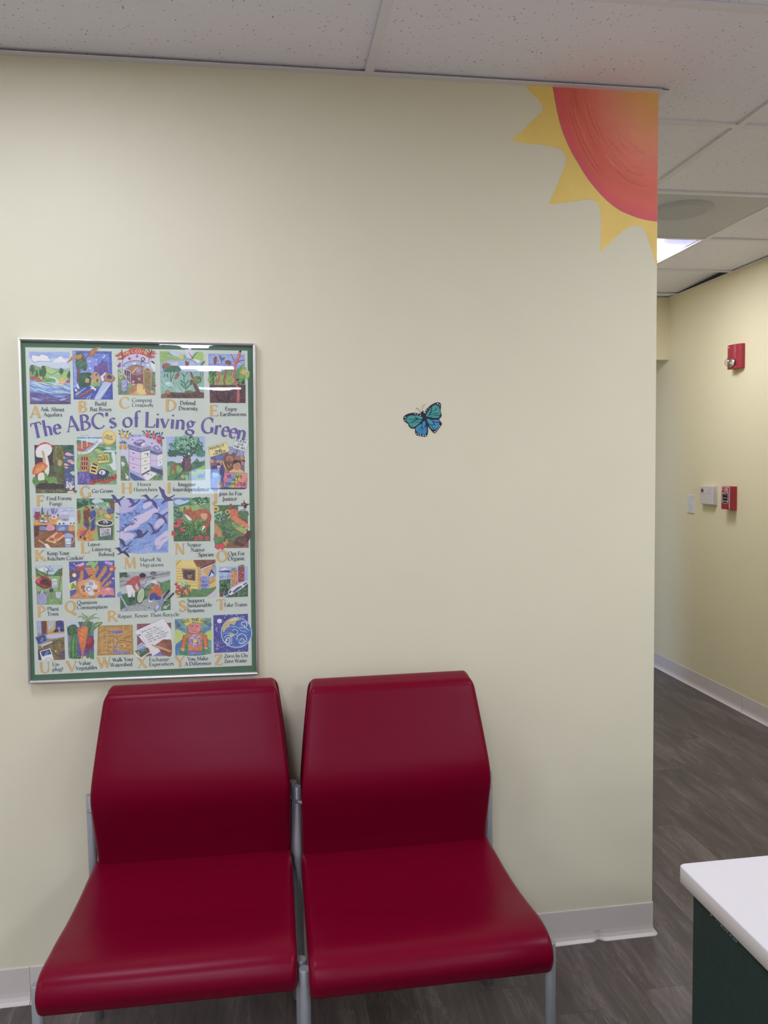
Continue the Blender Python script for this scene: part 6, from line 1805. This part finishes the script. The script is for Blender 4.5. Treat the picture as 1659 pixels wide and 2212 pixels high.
ART3 = '''
@ 50 1190 6.381
P #6a8c58 168 210 540 205 542 740 192 745
P #9cb0d8 172 212 538 207 538 330 400 330 300 300 180 240
S #c8d0e4 200 260 280 230 350 260 300 290
P #4a6c40 172 240 240 280 340 335 420 325 490 250 540 240 540 350 300 360 175 350
P #7ca064 180 360 540 345 540 560 200 560
H #5c8450 34 8 190 520 535 735 4 70 .1
H #8ab06c 20 6 190 580 535 735 8 80 .1
C #3c3038 9 330 350 335 300 350 260
C #3c3038 6 338 300 300 270 285 240
C #3c3038 6 345 290 390 260 410 235
C #3c3038 5 345 270 365 230 370 205
C #3c3038 5 320 290 350 250 310 220
C #3c3038 5 360 275 400 280 430 270
L #c8a060 16 115 345 190 380
L #b08040 12 205 290 290 350
S #8a2c34 170 410 200 380 280 350 350 370 400 430 410 480 370 510 290 520 220 490 175 450
S #4c2c28 235 430 280 390 330 390 380 460 340 485 260 460
S #b04a50 172 410 200 382 260 370 230 420 225 450
L #6a1c28 8 180 450 290 520 400 490
E #2c2c38 388 545 30 28
E #5a6070 388 545 12 12
S #8c8cac 200 600 250 570 290 580 340 600 330 660 300 735 215 735
C #50506c 10 215 600 240 560 300 580 330 610
P #a8a8c8 250 545 270 540 280 570 245 580
L #70708c 14 330 640 370 600
E #c8d0d4 432 405 40 20
R #b0bcc8 396 405 468 490
E #98a4b8 432 490 38 16
H #7a88a4 8 7 400 410 465 490 4 -20 .6
L #8a5030 13 540 232 510 380 490 545
P #a8b0b8 440 560 535 565 520 640 490 665 450 640
L #50586a 5 440 560 535 565 520 640 490 665 450 640 440 560
I #b8934f 193 913 312 148 P
T #3c4650 333 825 493 52 Plant
T #3c4650 333 895 488 52 Trees
@ 50 1190 6.381
P #4c4c94 630 148 1258 132 1270 643 650 655
H #5c60aa 26 16 640 160 1250 640 4 20 .2
S #6a4438 640 300 680 260 730 270 760 310 740 370 680 380 640 350
E #c4c8d4 705 335 28 28
S #a83a3c 735 210 780 200 830 200 840 240 790 275 740 265
S #b0a4b8 740 190 780 180 830 160 840 190 780 215
C #c0c8d8 6 690 165 720 195 745 215
S #7fa860 865 180 920 145 1000 155 1020 130 1030 170 990 220 1000 290 930 260 940 200 880 205
P #b05a40 850 235 940 205 975 290 950 330 900 345
L #d8a070 8 870 255 940 235
L #d8a070 8 880 285 955 265
L #d8a070 8 890 315 960 295
P #a890c8 1130 140 1240 160 1225 205 1125 170
S #a8563c 1180 240 1215 200 1270 215 1270 260 1210 285
E #c89080 1215 250 24 20
P #e0e0e8 1230 365 1258 375 1250 395 1225 380
P #d0c080 620 455 735 405 720 530 650 545
P #8aa050 650 460 710 440 700 520 660 525
W #3c6a3c 14 680 440 690 490 660 530
W #3c6a3c 14 690 460 715 490 700 525
S #b07a4a 645 655 730 580 725 480 760 410 780 350 790 280 825 270 835 330 830 400 900 370 940 340 990 250 1020 200 1045 200 1040 250 1000 330 1010 380 1060 310 1110 220 1150 210 1160 250 1110 330 1060 400 1075 430 1140 370 1190 300 1215 310 1200 350 1130 420 1090 480 1100 490 1160 430 1205 410 1215 440 1170 480 1090 520 1090 580 1040 620 980 655
S #c48c58 770 440 900 390 1030 420 1060 500 1010 600 860 610 780 560
L #6a4028 4 835 330 830 400 900 370 945 335 1000 230
L #6a4028 4 1010 380 1075 290 1110 220
L #6a4028 4 1072 430 1150 360 1200 300
L #6a4028 4 1100 490 1160 430 1210 408
C #8a5a38 5 745 590 800 590 860 640
C #8a5a38 5 960 360 1010 380
E #8a5040 825 500 28 26
E #8a5040 845 545 26 22
E #a05c48 1000 550 26 22
E #b0a8b8 875 460 26 22
E #c0c4d4 940 450 50 42
E #8c90a8 935 450 36 32
E #c4c8d8 990 495 38 34
E #c8ccda 905 525 58 50
E #787c98 905 525 42 36
E #c8ccda 912 528 26 22
E #b8bccc 940 585 44 32
S #c87478 1060 540 1110 510 1180 500 1240 520 1255 570 1250 625 1230 610 1140 610 1100 640 1080 600 1050 580
E #e0a0a0 1170 530 30 18
E #5a2834 1080 560 5 5
I #b8934f 575 838 730 142 Q
T #3c4650 740 738 1022 52 Question
T #3c4650 743 805 1167 52 Consumption
@ 245 1225 10.79
P #8c9290 135 120 1320 85 1335 1000 160 1035
P #3c6244 140 130 320 120 320 200 200 240 145 260
H #2c4034 16 14 150 135 620 260 4 -8 .4
P #9a9c9c 320 115 900 100 1320 90 1325 130 780 240 500 300 160 400 150 350 520 220 330 180
H #52566a 9 14 150 300 560 420 5 -14 .5
S #5a5468 850 150 900 100 980 110 1010 150 960 175 870 175
L #5c5c78 22 560 290 900 210 1325 120
P #a4aaa8 150 480 640 350 1325 200 1325 290 1000 370 600 560 160 640
P #4c7a4c 1325 290 1100 370 1110 480 1130 620 1330 540
P #3c6640 155 640 520 580 780 560 820 650 790 760 500 870 300 920 165 1000
P #55804c 700 500 860 420 900 540 830 640 700 700
P #8e9294 165 1035 300 960 500 890 760 740 900 760 1335 560 1335 1000
P #447048 1150 850 1330 740 1335 995 1100 1020
L #4a4e58 7 420 910 600 880 900 980
L #4a4e58 7 1330 560 1140 620
E #2c3038 640 660 100 200 12
E #9aaa84 640 660 80 178 12
H #d0d8c0 26 8 580 520 700 820 5 70 .3
C #9a9ca8 5 560 700 640 640 720 560
C #9a9ca8 5 600 820 650 650 690 500
E #7c80b0 690 430 45 50
C #343848 16 1060 350 1100 380 1110 480
C #343848 12 1020 350 1070 340
L #6a6c80 20 740 400 770 320
L #4a4c60 22 740 490 840 410
L #3a3c50 20 740 500 830 540
L #8c90a8 18 720 290 900 280
E #4a4e60 930 258 40 18 -20
S #a04850 285 410 310 360 420 260 520 210 600 210 620 260 600 330 620 400 630 470 590 470 550 390 530 380 510 460 530 520 500 540 460 500 440 440 380 430 290 430
S #a04850 560 300 610 330 640 440 600 490 580 440
S #d0ccd0 300 430 430 430 440 560 410 700 350 700 320 560
S #c0bcc8 440 480 500 560 490 700 450 700
S #2f4844 350 720 410 700 430 780 400 820 360 790
S #2f4844 440 710 490 700 500 760 440 770
E #8a5c4c 670 250 64 44
S #2c2030 605 200 620 160 690 135 750 170 755 220 700 240 640 240
S #9a6a54 500 530 560 520 560 570 520 570
S #b8572c 960 450 1000 410 1070 440 1120 520 1130 640 1110 700 1060 690 1000 610 900 620 850 620 820 580 850 540 900 530
S #8a5a48 850 400 900 370 950 400 940 440 880 440
E #8a5c48 905 415 48 40
S #c0c4cc 870 350 900 320 970 310 1015 360 1010 400 960 370 900 360
S #3c4488 850 640 960 600 1060 680 1120 700 1080 760 960 760 930 700 920 760 850 770
S #d4d8e0 820 770 870 780 920 790 900 810 830 815
L #7c8094 44 150 640 330 950
S #7c84a4 90 630 130 580 190 590 200 630 160 650 150 620 140 640 200 660 150 700 100 690
S #8088ac 280 960 330 900 400 930 400 980 340 960 350 1000 340 1030 290 1010
L #b8bece 10 170 680 320 920
L #20242c 40 1310 540 1190 680 1130 800
L #20242c 40 1410 600 1300 720 1180 830
S #747c98 1190 650 1160 700 1170 780 1120 930 1000 1040 950 1040 980 920 1040 850 1080 760
S #a8b0c4 980 930 1040 880 1060 920 1000 1000
L #c8ccd8 10 1190 800 1270 760
E #a0a4ac 832 960 46 50
E #30343c 830 950 22 20
E #a0a49c 1210 935 44 40
L #a0a49c 24 1240 920 1310 870
@ 50 1190 6.381
I #b8934f 1157 975 1300 148 R
T #3c4650 1307 928 2152 52 Repair, Reuse, Then Recycle
@ 300 1190 6.144
P #c0a460 490 122 1018 115 1025 607 500 622
P #7a4c3c 720 122 1018 115 1018 160 820 215 770 215
H #5c3430 20 8 730 125 1010 200 4 30 .2
P #d0b468 560 124 720 122 770 215 500 190
L #8a5c3c 8 492 190 560 124
P #c8b060 500 200 780 215 785 520 505 470
L #6c5438 4 500 230 780 240
L #6c5438 4 500 265 780 275
L #6c5438 4 500 300 780 312
L #6c5438 4 500 335 780 350
L #6c5438 4 500 370 780 388
L #6c5438 4 500 410 780 425
L #6c5438 4 500 445 780 465
P #b08c50 780 215 830 220 815 515 785 520
L #6c5438 4 780 300 820 300
L #6c5438 4 780 380 820 380
L #6c5438 4 780 450 820 450
P #7a4c38 570 238 752 250 748 400 590 378
P #3c3c50 600 262 735 268 732 385 605 362
E #8a6a44 675 330 34 40
S #3a2c34 650 300 680 280 705 300 690 315 660 315
P #c08a48 820 240 1018 190 1018 380 930 440 905 330
S #7c90b8 910 340 950 260 1018 190 1018 340
P #2c3058 920 340 965 240 1000 300 960 310
P #d8d8e0 940 350 965 280 990 320
P #a8824c 930 420 1018 360 1018 400 930 450
L #343060 26 815 235 1000 165
L #c8cce0 10 815 245 1000 172
P #a0a4c8 830 240 855 240 858 340 835 340
E #8088b4 878 355 54 22
R #7880b4 820 355 932 510
H #9098c8 12 14 826 370 928 505 4 90 .4
E #5c6498 876 512 54 18
M #3c4070 6 835 420 920 418 30 RAIN
M #3c4070 6 835 472 925 468 30 WATER
P #4c7a44 700 500 820 515 930 500 1024 470 1024 560 890 608 505 620 690 560
P #b0a8b8 1024 500 1024 607 890 612 960 560
B #3c5c3c 40 590 530 100 80 18 3
B #a8b8a0 24 570 430 70 60 14 4
B #6a8a54 20 620 480 70 70 14 5
E #a83434 495 440 22 22
E #a83434 520 480 24 24
E #a83434 502 542 24 24
E #a83434 560 530 24 24
E #a83434 598 494 20 20
E #a83434 598 568 22 22
E #a83434 660 535 24 26
E #e0a0a0 490 432 6 6
E #e0a0a0 655 526 6 6
E #e0a0a0 592 562 6 6
I #b8934f 533 800 625 140 S
T #3c4650 643 683 873 50 Support
T #3c4650 643 747 970 50 Sustainable
T #3c4650 643 815 868 50 Systems
@ 300 1190 6.144
P #8c9cc4 1065 210 1445 205 1448 605 1072 618
S #b8c0dc 1090 250 1140 225 1200 260 1160 280 1100 270
S #3c4c78 1065 270 1180 255 1230 280 1200 285 1065 280
L #3a3860 8 1070 355 1085 340 1100 360 1120 330 1130 360 1160 330 1180 355 1200 320 1215 350
L #c8d0e0 7 1130 290 1135 400
L #c8d0e0 7 1155 290 1160 400
P #b07a50 1222 260 1310 262 1310 470 1222 470
L #5c3438 5 1222 262 1310 264
H #5a3440 34 8 1230 290 1305 460 4 0 .14
P #8a3038 1318 215 1400 215 1400 400 1318 420
H #d0b0b8 20 5 1325 250 1395 400 5 0 .2
B #4c7a4c 10 1265 245 40 10 12 3
B #4c7a4c 12 1355 200 44 12 13 4
P #355a40 1068 390 1215 370 1215 500 1160 560 1072 615
B #4f7a4c 40 1140 480 60 100 18 5
B #22382c 30 1130 520 60 90 16 6
P #2f4c3c 1240 540 1448 440 1448 605 1150 618
B #4a6f4c 30 1370 540 70 60 16 7
B #8a3c3c 9 1100 570 30 40 12 8
L #6c7488 7 1270 560 1260 615
L #6c7488 7 1310 540 1320 610
P #c4c8d4 1185 570 1210 510 1310 450 1440 395 1445 430 1370 500 1220 590
P #4a5478 1240 540 1310 480 1360 460 1362 485 1260 560
P #4a5478 1380 440 1435 410 1438 430 1390 460
P #34405c 1190 560 1212 525 1232 530 1215 565
L #404860 6 1362 455 1372 500
L #50586c 5 1150 618 1220 590 1370 500 1445 440
I #b8934f 1028 785 1155 140 T
T #3c4650 1123 742 1438 50 Take Trains
@ 50 1190 6.381
P #8a8074 185 965 562 962 578 1500 210 1510
P #8898b8 190 968 248 968 252 1130 200 1130
P #6a3438 248 968 322 966 325 1140 256 1150
P #b8923c 325 968 450 966 448 1080 340 1130
P #a0a8b8 345 968 430 968 420 1050 350 1090
H #707890 12 5 350 970 420 1070 4 60 .3
P #7a7ca0 450 968 562 966 565 1130 440 1120
S #34386c 460 968 545 968 560 1070 520 1090 490 1040 450 1090 450 1020
S #2a2a48 425 1100 460 1075 490 1090 480 1115 430 1118
S #2a2a48 510 1080 560 1080 565 1105 520 1110
P #c0a058 340 1140 565 1125 566 1160 345 1170
P #a8acc4 320 1160 566 1145 567 1185 400 1210 330 1200
P #70603c 210 1310 400 1230 568 1185 575 1500 400 1505 220 1420
H #54452c 26 10 300 1240 570 1495 4 -20 .2
C #3c2c28 9 410 1300 440 1250 520 1230 555 1280 530 1340
C #3c2c28 8 400 1370 470 1440 500 1430
E #b09a78 450 1385 14 16
E #b09a78 500 1300 10 10
P #5a4858 480 1430 575 1370 577 1490 510 1495
P #5c6c9c 165 1190 300 1140 335 1240 205 1290
P #2f3c78 182 1195 292 1155 320 1235 212 1275
L #a8b0d0 7 240 1250 265 1190
L #a8b0d0 6 260 1250 285 1200
P #9aa0a8 210 1300 400 1240 405 1262 260 1320
C #c8ccd0 8 260 1340 280 1300 400 1250
P #30344c 205 1370 240 1360 250 1500 212 1500
P #c8c8d0 225 1385 375 1340 425 1500 260 1508
P #2f3c78 240 1390 365 1355 390 1420 265 1455
L #a8b0d0 6 300 1440 330 1380
L #a8b0d0 6 320 1440 350 1385
C #7a7c8c 7 300 1505 330 1480 375 1480 400 1502
I #b8934f 225 1680 378 145 U
T #3c4650 403 1588 513 52 Un-
T #3c4650 403 1657 553 52 plug!
@ 50 1190 6.381
P #6a6a9c 605 980 970 975 978 1445 625 1462
P #a8aec8 605 980 830 978 800 1040 700 1060 612 1060
P #544c90 720 1200 970 1180 975 1440 720 1450
H #5c508c 20 10 740 1220 965 1430 4 60 .2
S #2f4c34 610 1060 660 1020 720 1020 750 1080 740 1150 660 1170 615 1140
B #3f6440 30 680 1080 66 56 18 3
P #3c6234 660 1140 740 1130 750 1480 735 1490 640 1480 640 1280
W #4a7a3c 30 665 1150 650 1300 640 1485
W #5a8a4c 26 700 1150 690 1320 690 1495
W #4a7a3c 30 730 1150 735 1300 725 1480
S #7c2434 860 1200 920 1165 975 1220 975 1290 930 1350 890 1370 860 1300
S #94304a 880 1220 930 1190 950 1240 900 1290
W #7c2434 14 890 1340 895 1380 890 1410
L #5c3050 8 890 1180 930 1100
S #3c6a3c 850 1170 880 1040 860 980 920 970 950 1030 930 1120 910 1190 870 1210
S #547a48 920 1110 960 1060 980 1000 1040 980 1095 985 1060 1030 1000 1070 950 1140
S #8aa070 980 1040 1030 1000 1080 990 1020 1030
S #b8602c 750 1080 790 1060 810 1120 800 1250 800 1350 780 1300 755 1160
S #c8682c 795 1060 840 1035 885 1055 890 1120 860 1280 830 1440 818 1500 808 1440 790 1200
H #e08a44 12 5 800 1070 880 1300 4 0 .5
P #3c6440 755 980 830 975 800 1040 790 1060
W #5c7a4c 14 840 1040 860 950 800 900 750 920
W #5c7a4c 14 850 1040 880 930 830 880 800 850
W #5c7a4c 14 860 1040 900 940 960 890 1020 860
W #5c7a4c 12 870 1040 920 950 1000 920 1060 935
B #7a9460 24 880 920 110 30 11 5
S #446840 760 1490 750 1460 790 1450 800 1480
E #446840 890 1460 22 20
S #4a7044 900 1420 960 1380 978 1480 930 1485
I #b8934f 590 1665 748 145 V
T #3c4650 770 1573 930 52 Value
T #3c4650 725 1642 1022 52 Vegetables
@ 50 1190 6.381
P #a8803c 1035 1035 1507 1020 1520 1425 1022 1440
H #8c6430 50 7 1050 1040 1500 1420 4 10 .1
H #c09a54 30 9 1050 1050 1500 1410 8 -5 .15
L #70562c 5 1035 1035 1507 1020 1520 1425 1022 1440 1035 1035
L #70562c 3 1050 1052 1492 1038 1502 1410 1040 1425 1050 1052
L #c4a868 4 1155 1045 1150 1425
L #c4a868 4 1270 1040 1265 1420
L #c4a868 4 1385 1035 1390 1415
L #c4a868 4 1050 1160 1500 1145
L #c4a868 4 1048 1290 1500 1280
E #6a68a8 1290 1115 88 20
C #7c6484 7 1110 1145 1150 1185 1230 1170 1290 1210 1310 1240 1280 1300 1245 1340
C #7c6484 6 1290 1200 1340 1170 1400 1145
C #7c6484 5 1090 1180 1150 1190
C #6a68a8 14 1305 1240 1285 1300 1255 1340
S #6a74b0 1250 1345 1290 1370 1400 1380 1470 1395 1400 1410 1260 1410
C #7a5030 5 1080 1290 1130 1310 1240 1345 1250 1390
C #6c4428 4 1170 1290 1190 1250 1240 1250 1250 1300
C #6c4428 5 1320 1240 1380 1235 1440 1250 1480 1255
L #6c4428 5 1400 1195 1480 1190
L #6c4428 6 1335 1305 1470 1305
L #6c4428 6 1402 1270 1398 1345
S #c49a54 1380 1305 1400 1280 1420 1305 1400 1330
C #6c4428 4 1070 1110 1090 1090 1110 1110 1140 1090 1160 1110
C #6c4428 4 1390 1070 1420 1060 1440 1080
L #6c4428 4 1120 1380 1200 1378
I #b8934f 1018 1612 1215 145 W
T #3c4650 1230 1527 1523 52 Walk Your
T #3c4650 1200 1597 1507 52 Watershed
@ 245 1225 10.79
P #7a4454 545 1325 1345 1295 1352 2065 560 2090
P #6c6ca0 900 1850 1352 1800 1352 2065 840 2080
P #c4c2da 490 1495 1160 1190 1345 1450 1352 1800 900 2085 860 2000 720 1780
L #3a3850 5 490 1495 1160 1190 1345 1450
L #8c8cb8 5 600 1450 860 2020
E #3c3c60 608 1585 22 20
M #40406c 7 665 1530 1020 1395 30 DEAR PEN PAL
M #40406c 6 785 1548 1140 1410 26 WE PLANTED A
M #40406c 6 735 1620 1130 1465 26 GARDEN AT MY
M #40406c 6 770 1660 1190 1500 26 SCHOOL. I HELPED
M #40406c 6 800 1710 1290 1525 26 SPREAD THE COMPOST
M #40406c 6 825 1760 1280 1590 26 FOR THE TOMATOES.
S #7a4a38 970 1830 1060 1760 1160 1690 1240 1690 1350 1720 1350 2060 1220 2060 1120 2010 1060 1900
S #8c5844 1000 1830 1100 1770 1200 1780 1260 1860 1240 1930 1150 1920
C #4c2c28 8 1130 1830 1200 1820 1250 1880 1240 1930
L #b08050 46 1000 1850 1340 1970
L #d8b080 10 1010 1840 1340 1955
P #b08858 960 1820 1010 1840 1000 1890 900 1810
L #404058 14 890 1805 960 1845
P #d0d0d8 560 1840 660 1760 880 1920 640 2140
P #8898b8 560 1850 660 1780 740 1830 600 1910
P #dcdce4 470 1960 740 1810 890 1980 640 2140 560 2100
P #4f7050 490 1960 735 1830 860 1975 640 2110
P #6c84b0 560 1920 735 1830 770 1870 600 1960
B #c0a860 8 600 2000 40 30 22 3
B #2c4838 14 660 2000 90 60 26 5
B #7a3830 8 790 1930 40 40 26 6
B #5a7088 8 680 1950 40 30 26 7
B #404c60 3 880 2030 20 20 22 3
@ 300 1190 6.144
I #b8934f -25 1555 112 140 X
T #3c4650 135 1470 400 50 Exchange
T #3c4650 137 1532 465 50 Experiences
@ 300 1190 6.144
P #5c8c80 478 905 960 888 965 1367 487 1390
P #b8b048 600 905 840 895 900 950 830 960 720 940 640 1000 590 960
S #a8b458 482 1060 560 1060 620 1100 600 1150 540 1200 484 1240
S #a8b458 962 1060 900 1080 860 1120 900 1160 963 1180
S #4a70a0 482 920 540 960 600 1040 640 1090 560 1060 484 980
S #4a70a0 960 960 900 1000 850 1060 840 1090 900 1060 960 1010
S #3c6aa0 485 1260 540 1200 600 1180 560 1260 500 1380 487 1385
S #3f7a50 560 1380 570 1240 640 1150 840 1140 910 1240 920 1370
H #78a890 26 9 490 960 950 1370 4 60 .1
M #4c4830 8 508 1030 568 980 36 WE
M #4c4830 8 580 972 690 930 38 ARE
M #4c4830 9 700 936 812 928 36 THE
M #4c4830 8 815 938 955 1000 36 WORLD
P #b8602c 590 1115 660 1105 630 1200 615 1290 560 1290
P #b8602c 850 1105 900 1110 915 1200 915 1275 868 1278
L #4a2c28 5 590 1115 560 1290 612 1292 640 1160
L #4a2c28 5 900 1110 915 1275 868 1280 845 1140
S #c08878 560 1290 605 1290 605 1325 580 1330 560 1310
S #c08878 870 1280 912 1278 910 1300 880 1305
P #bc6a34 660 1110 700 1100 820 1098 850 1105 835 1330 655 1325
E #8870a8 745 1195 82 84
B #d8c8d8 40 745 1195 74 76 9 3
B #6a5090 34 745 1195 70 70 8 4
B #c8843c 24 745 1200 50 50 9 5
E #d0b050 745 1195 26 24
P #6c6cb0 655 1328 845 1335 850 1372 650 1382
L #4a2c28 5 655 1325 835 1330
S #c48478 705 1095 780 1090 775 1115 740 1122 705 1115
E #bc7070 737 1028 98 74
S #b8b048 645 985 690 960 740 955 800 960 830 990 780 968 700 968
L #5a2c30 5 642 1040 640 1000 690 965 740 955 800 962 832 1000
C #5a2c30 5 640 1020 660 1075 700 1100 760 1100 810 1075 835 1020
E #8c5060 710 992 14 12
E #3c2834 772 996 7 9
C #6a2c34 4 735 1010 728 1022 740 1024
C #6a2c34 5 712 1060 740 1070 768 1052
I #b8934f 480 1540 610 138 Y
T #3c4650 645 1458 918 50 You Make
T #3c4650 608 1525 955 50 A Difference
@ 300 1190 6.144
P #3f3c88 987 855 1448 835 1453 1335 995 1355
H #5450a0 20 16 1000 870 1440 1330 4 60 .2
B #8c88c8 40 1040 1260 36 70 6 3
B #c4c4e4 16 1080 1250 70 70 5 4
E #c8cce0 1070 930 32 30
B #d0d4e8 12 1250 870 180 20 7 6
B #d0d4e8 8 1030 1020 20 60 7 7
B #d0d4e8 8 1250 1320 180 14 7 8
E #8ca8c8 1295 1085 210 208
E #3c5ca4 1295 1085 196 196
S #a89c6c 1110 1060 1120 980 1190 910 1280 890 1360 910 1300 930 1270 980 1210 970 1200 1010 1160 1030 1130 1080
S #c8b890 1190 930 1280 895 1320 905 1240 930
C #c8d4e8 10 1380 1000 1360 960 1390 940 1430 960 1430 1000 1400 1010 1400 980
C #b8c8e0 8 1340 1020 1420 1025 1460 1060
C #c8d4e8 12 1150 1180 1190 1150 1210 1190 1180 1230 1150 1200 1180 1180
C #a8bcdc 9 1130 1150 1180 1120 1230 1160 1220 1230 1160 1260
C #b8c8e0 10 1300 1180 1310 1130 1360 1100 1410 1120 1430 1180 1380 1230 1320 1210
C #c8d4e8 8 1340 1190 1370 1160 1400 1190 1370 1210
C #a8bcdc 9 1240 1060 1280 1040 1310 1070 1290 1110 1250 1100
C #8ca8d4 8 1220 1000 1300 1010 1360 1060 1440 1080
C #8ca8d4 7 1240 1260 1320 1270 1420 1240
C #7898cc 8 1110 1110 1160 1090 1220 1110 1260 1140
H #6c90cc 34 7 1150 980 1440 1240 5 25 .15
P #a8a880 1195 1110 1240 1090 1270 1120 1230 1145
E #a08878 1215 1085 14 10
I #b8934f 1003 1512 1115 135 Z
T #3c4650 1132 1421 1447 50 Zero-In On
T #3c4650 1133 1488 1430 50 Zero Waste
'''
art.run(ART); art.run(ART2); art.run(ART3)
art.lay = 60
tb = lambda x: 922.5 + .00053 * (x - 292) ** 2
for (x0, x1, t) in ((71, 133, 'The'), (144, 252, "ABC's"), (264, 303, 'of'), (311, 421, 'Living'), (432, 530, 'Green')):
    art.text('#564a8a', x0, 0, x1, 33, t, base=tb, heavy=.19)
art.mesh('print', ink_m, root, paint_mat('printed_border', .5, .03, 12, .2))
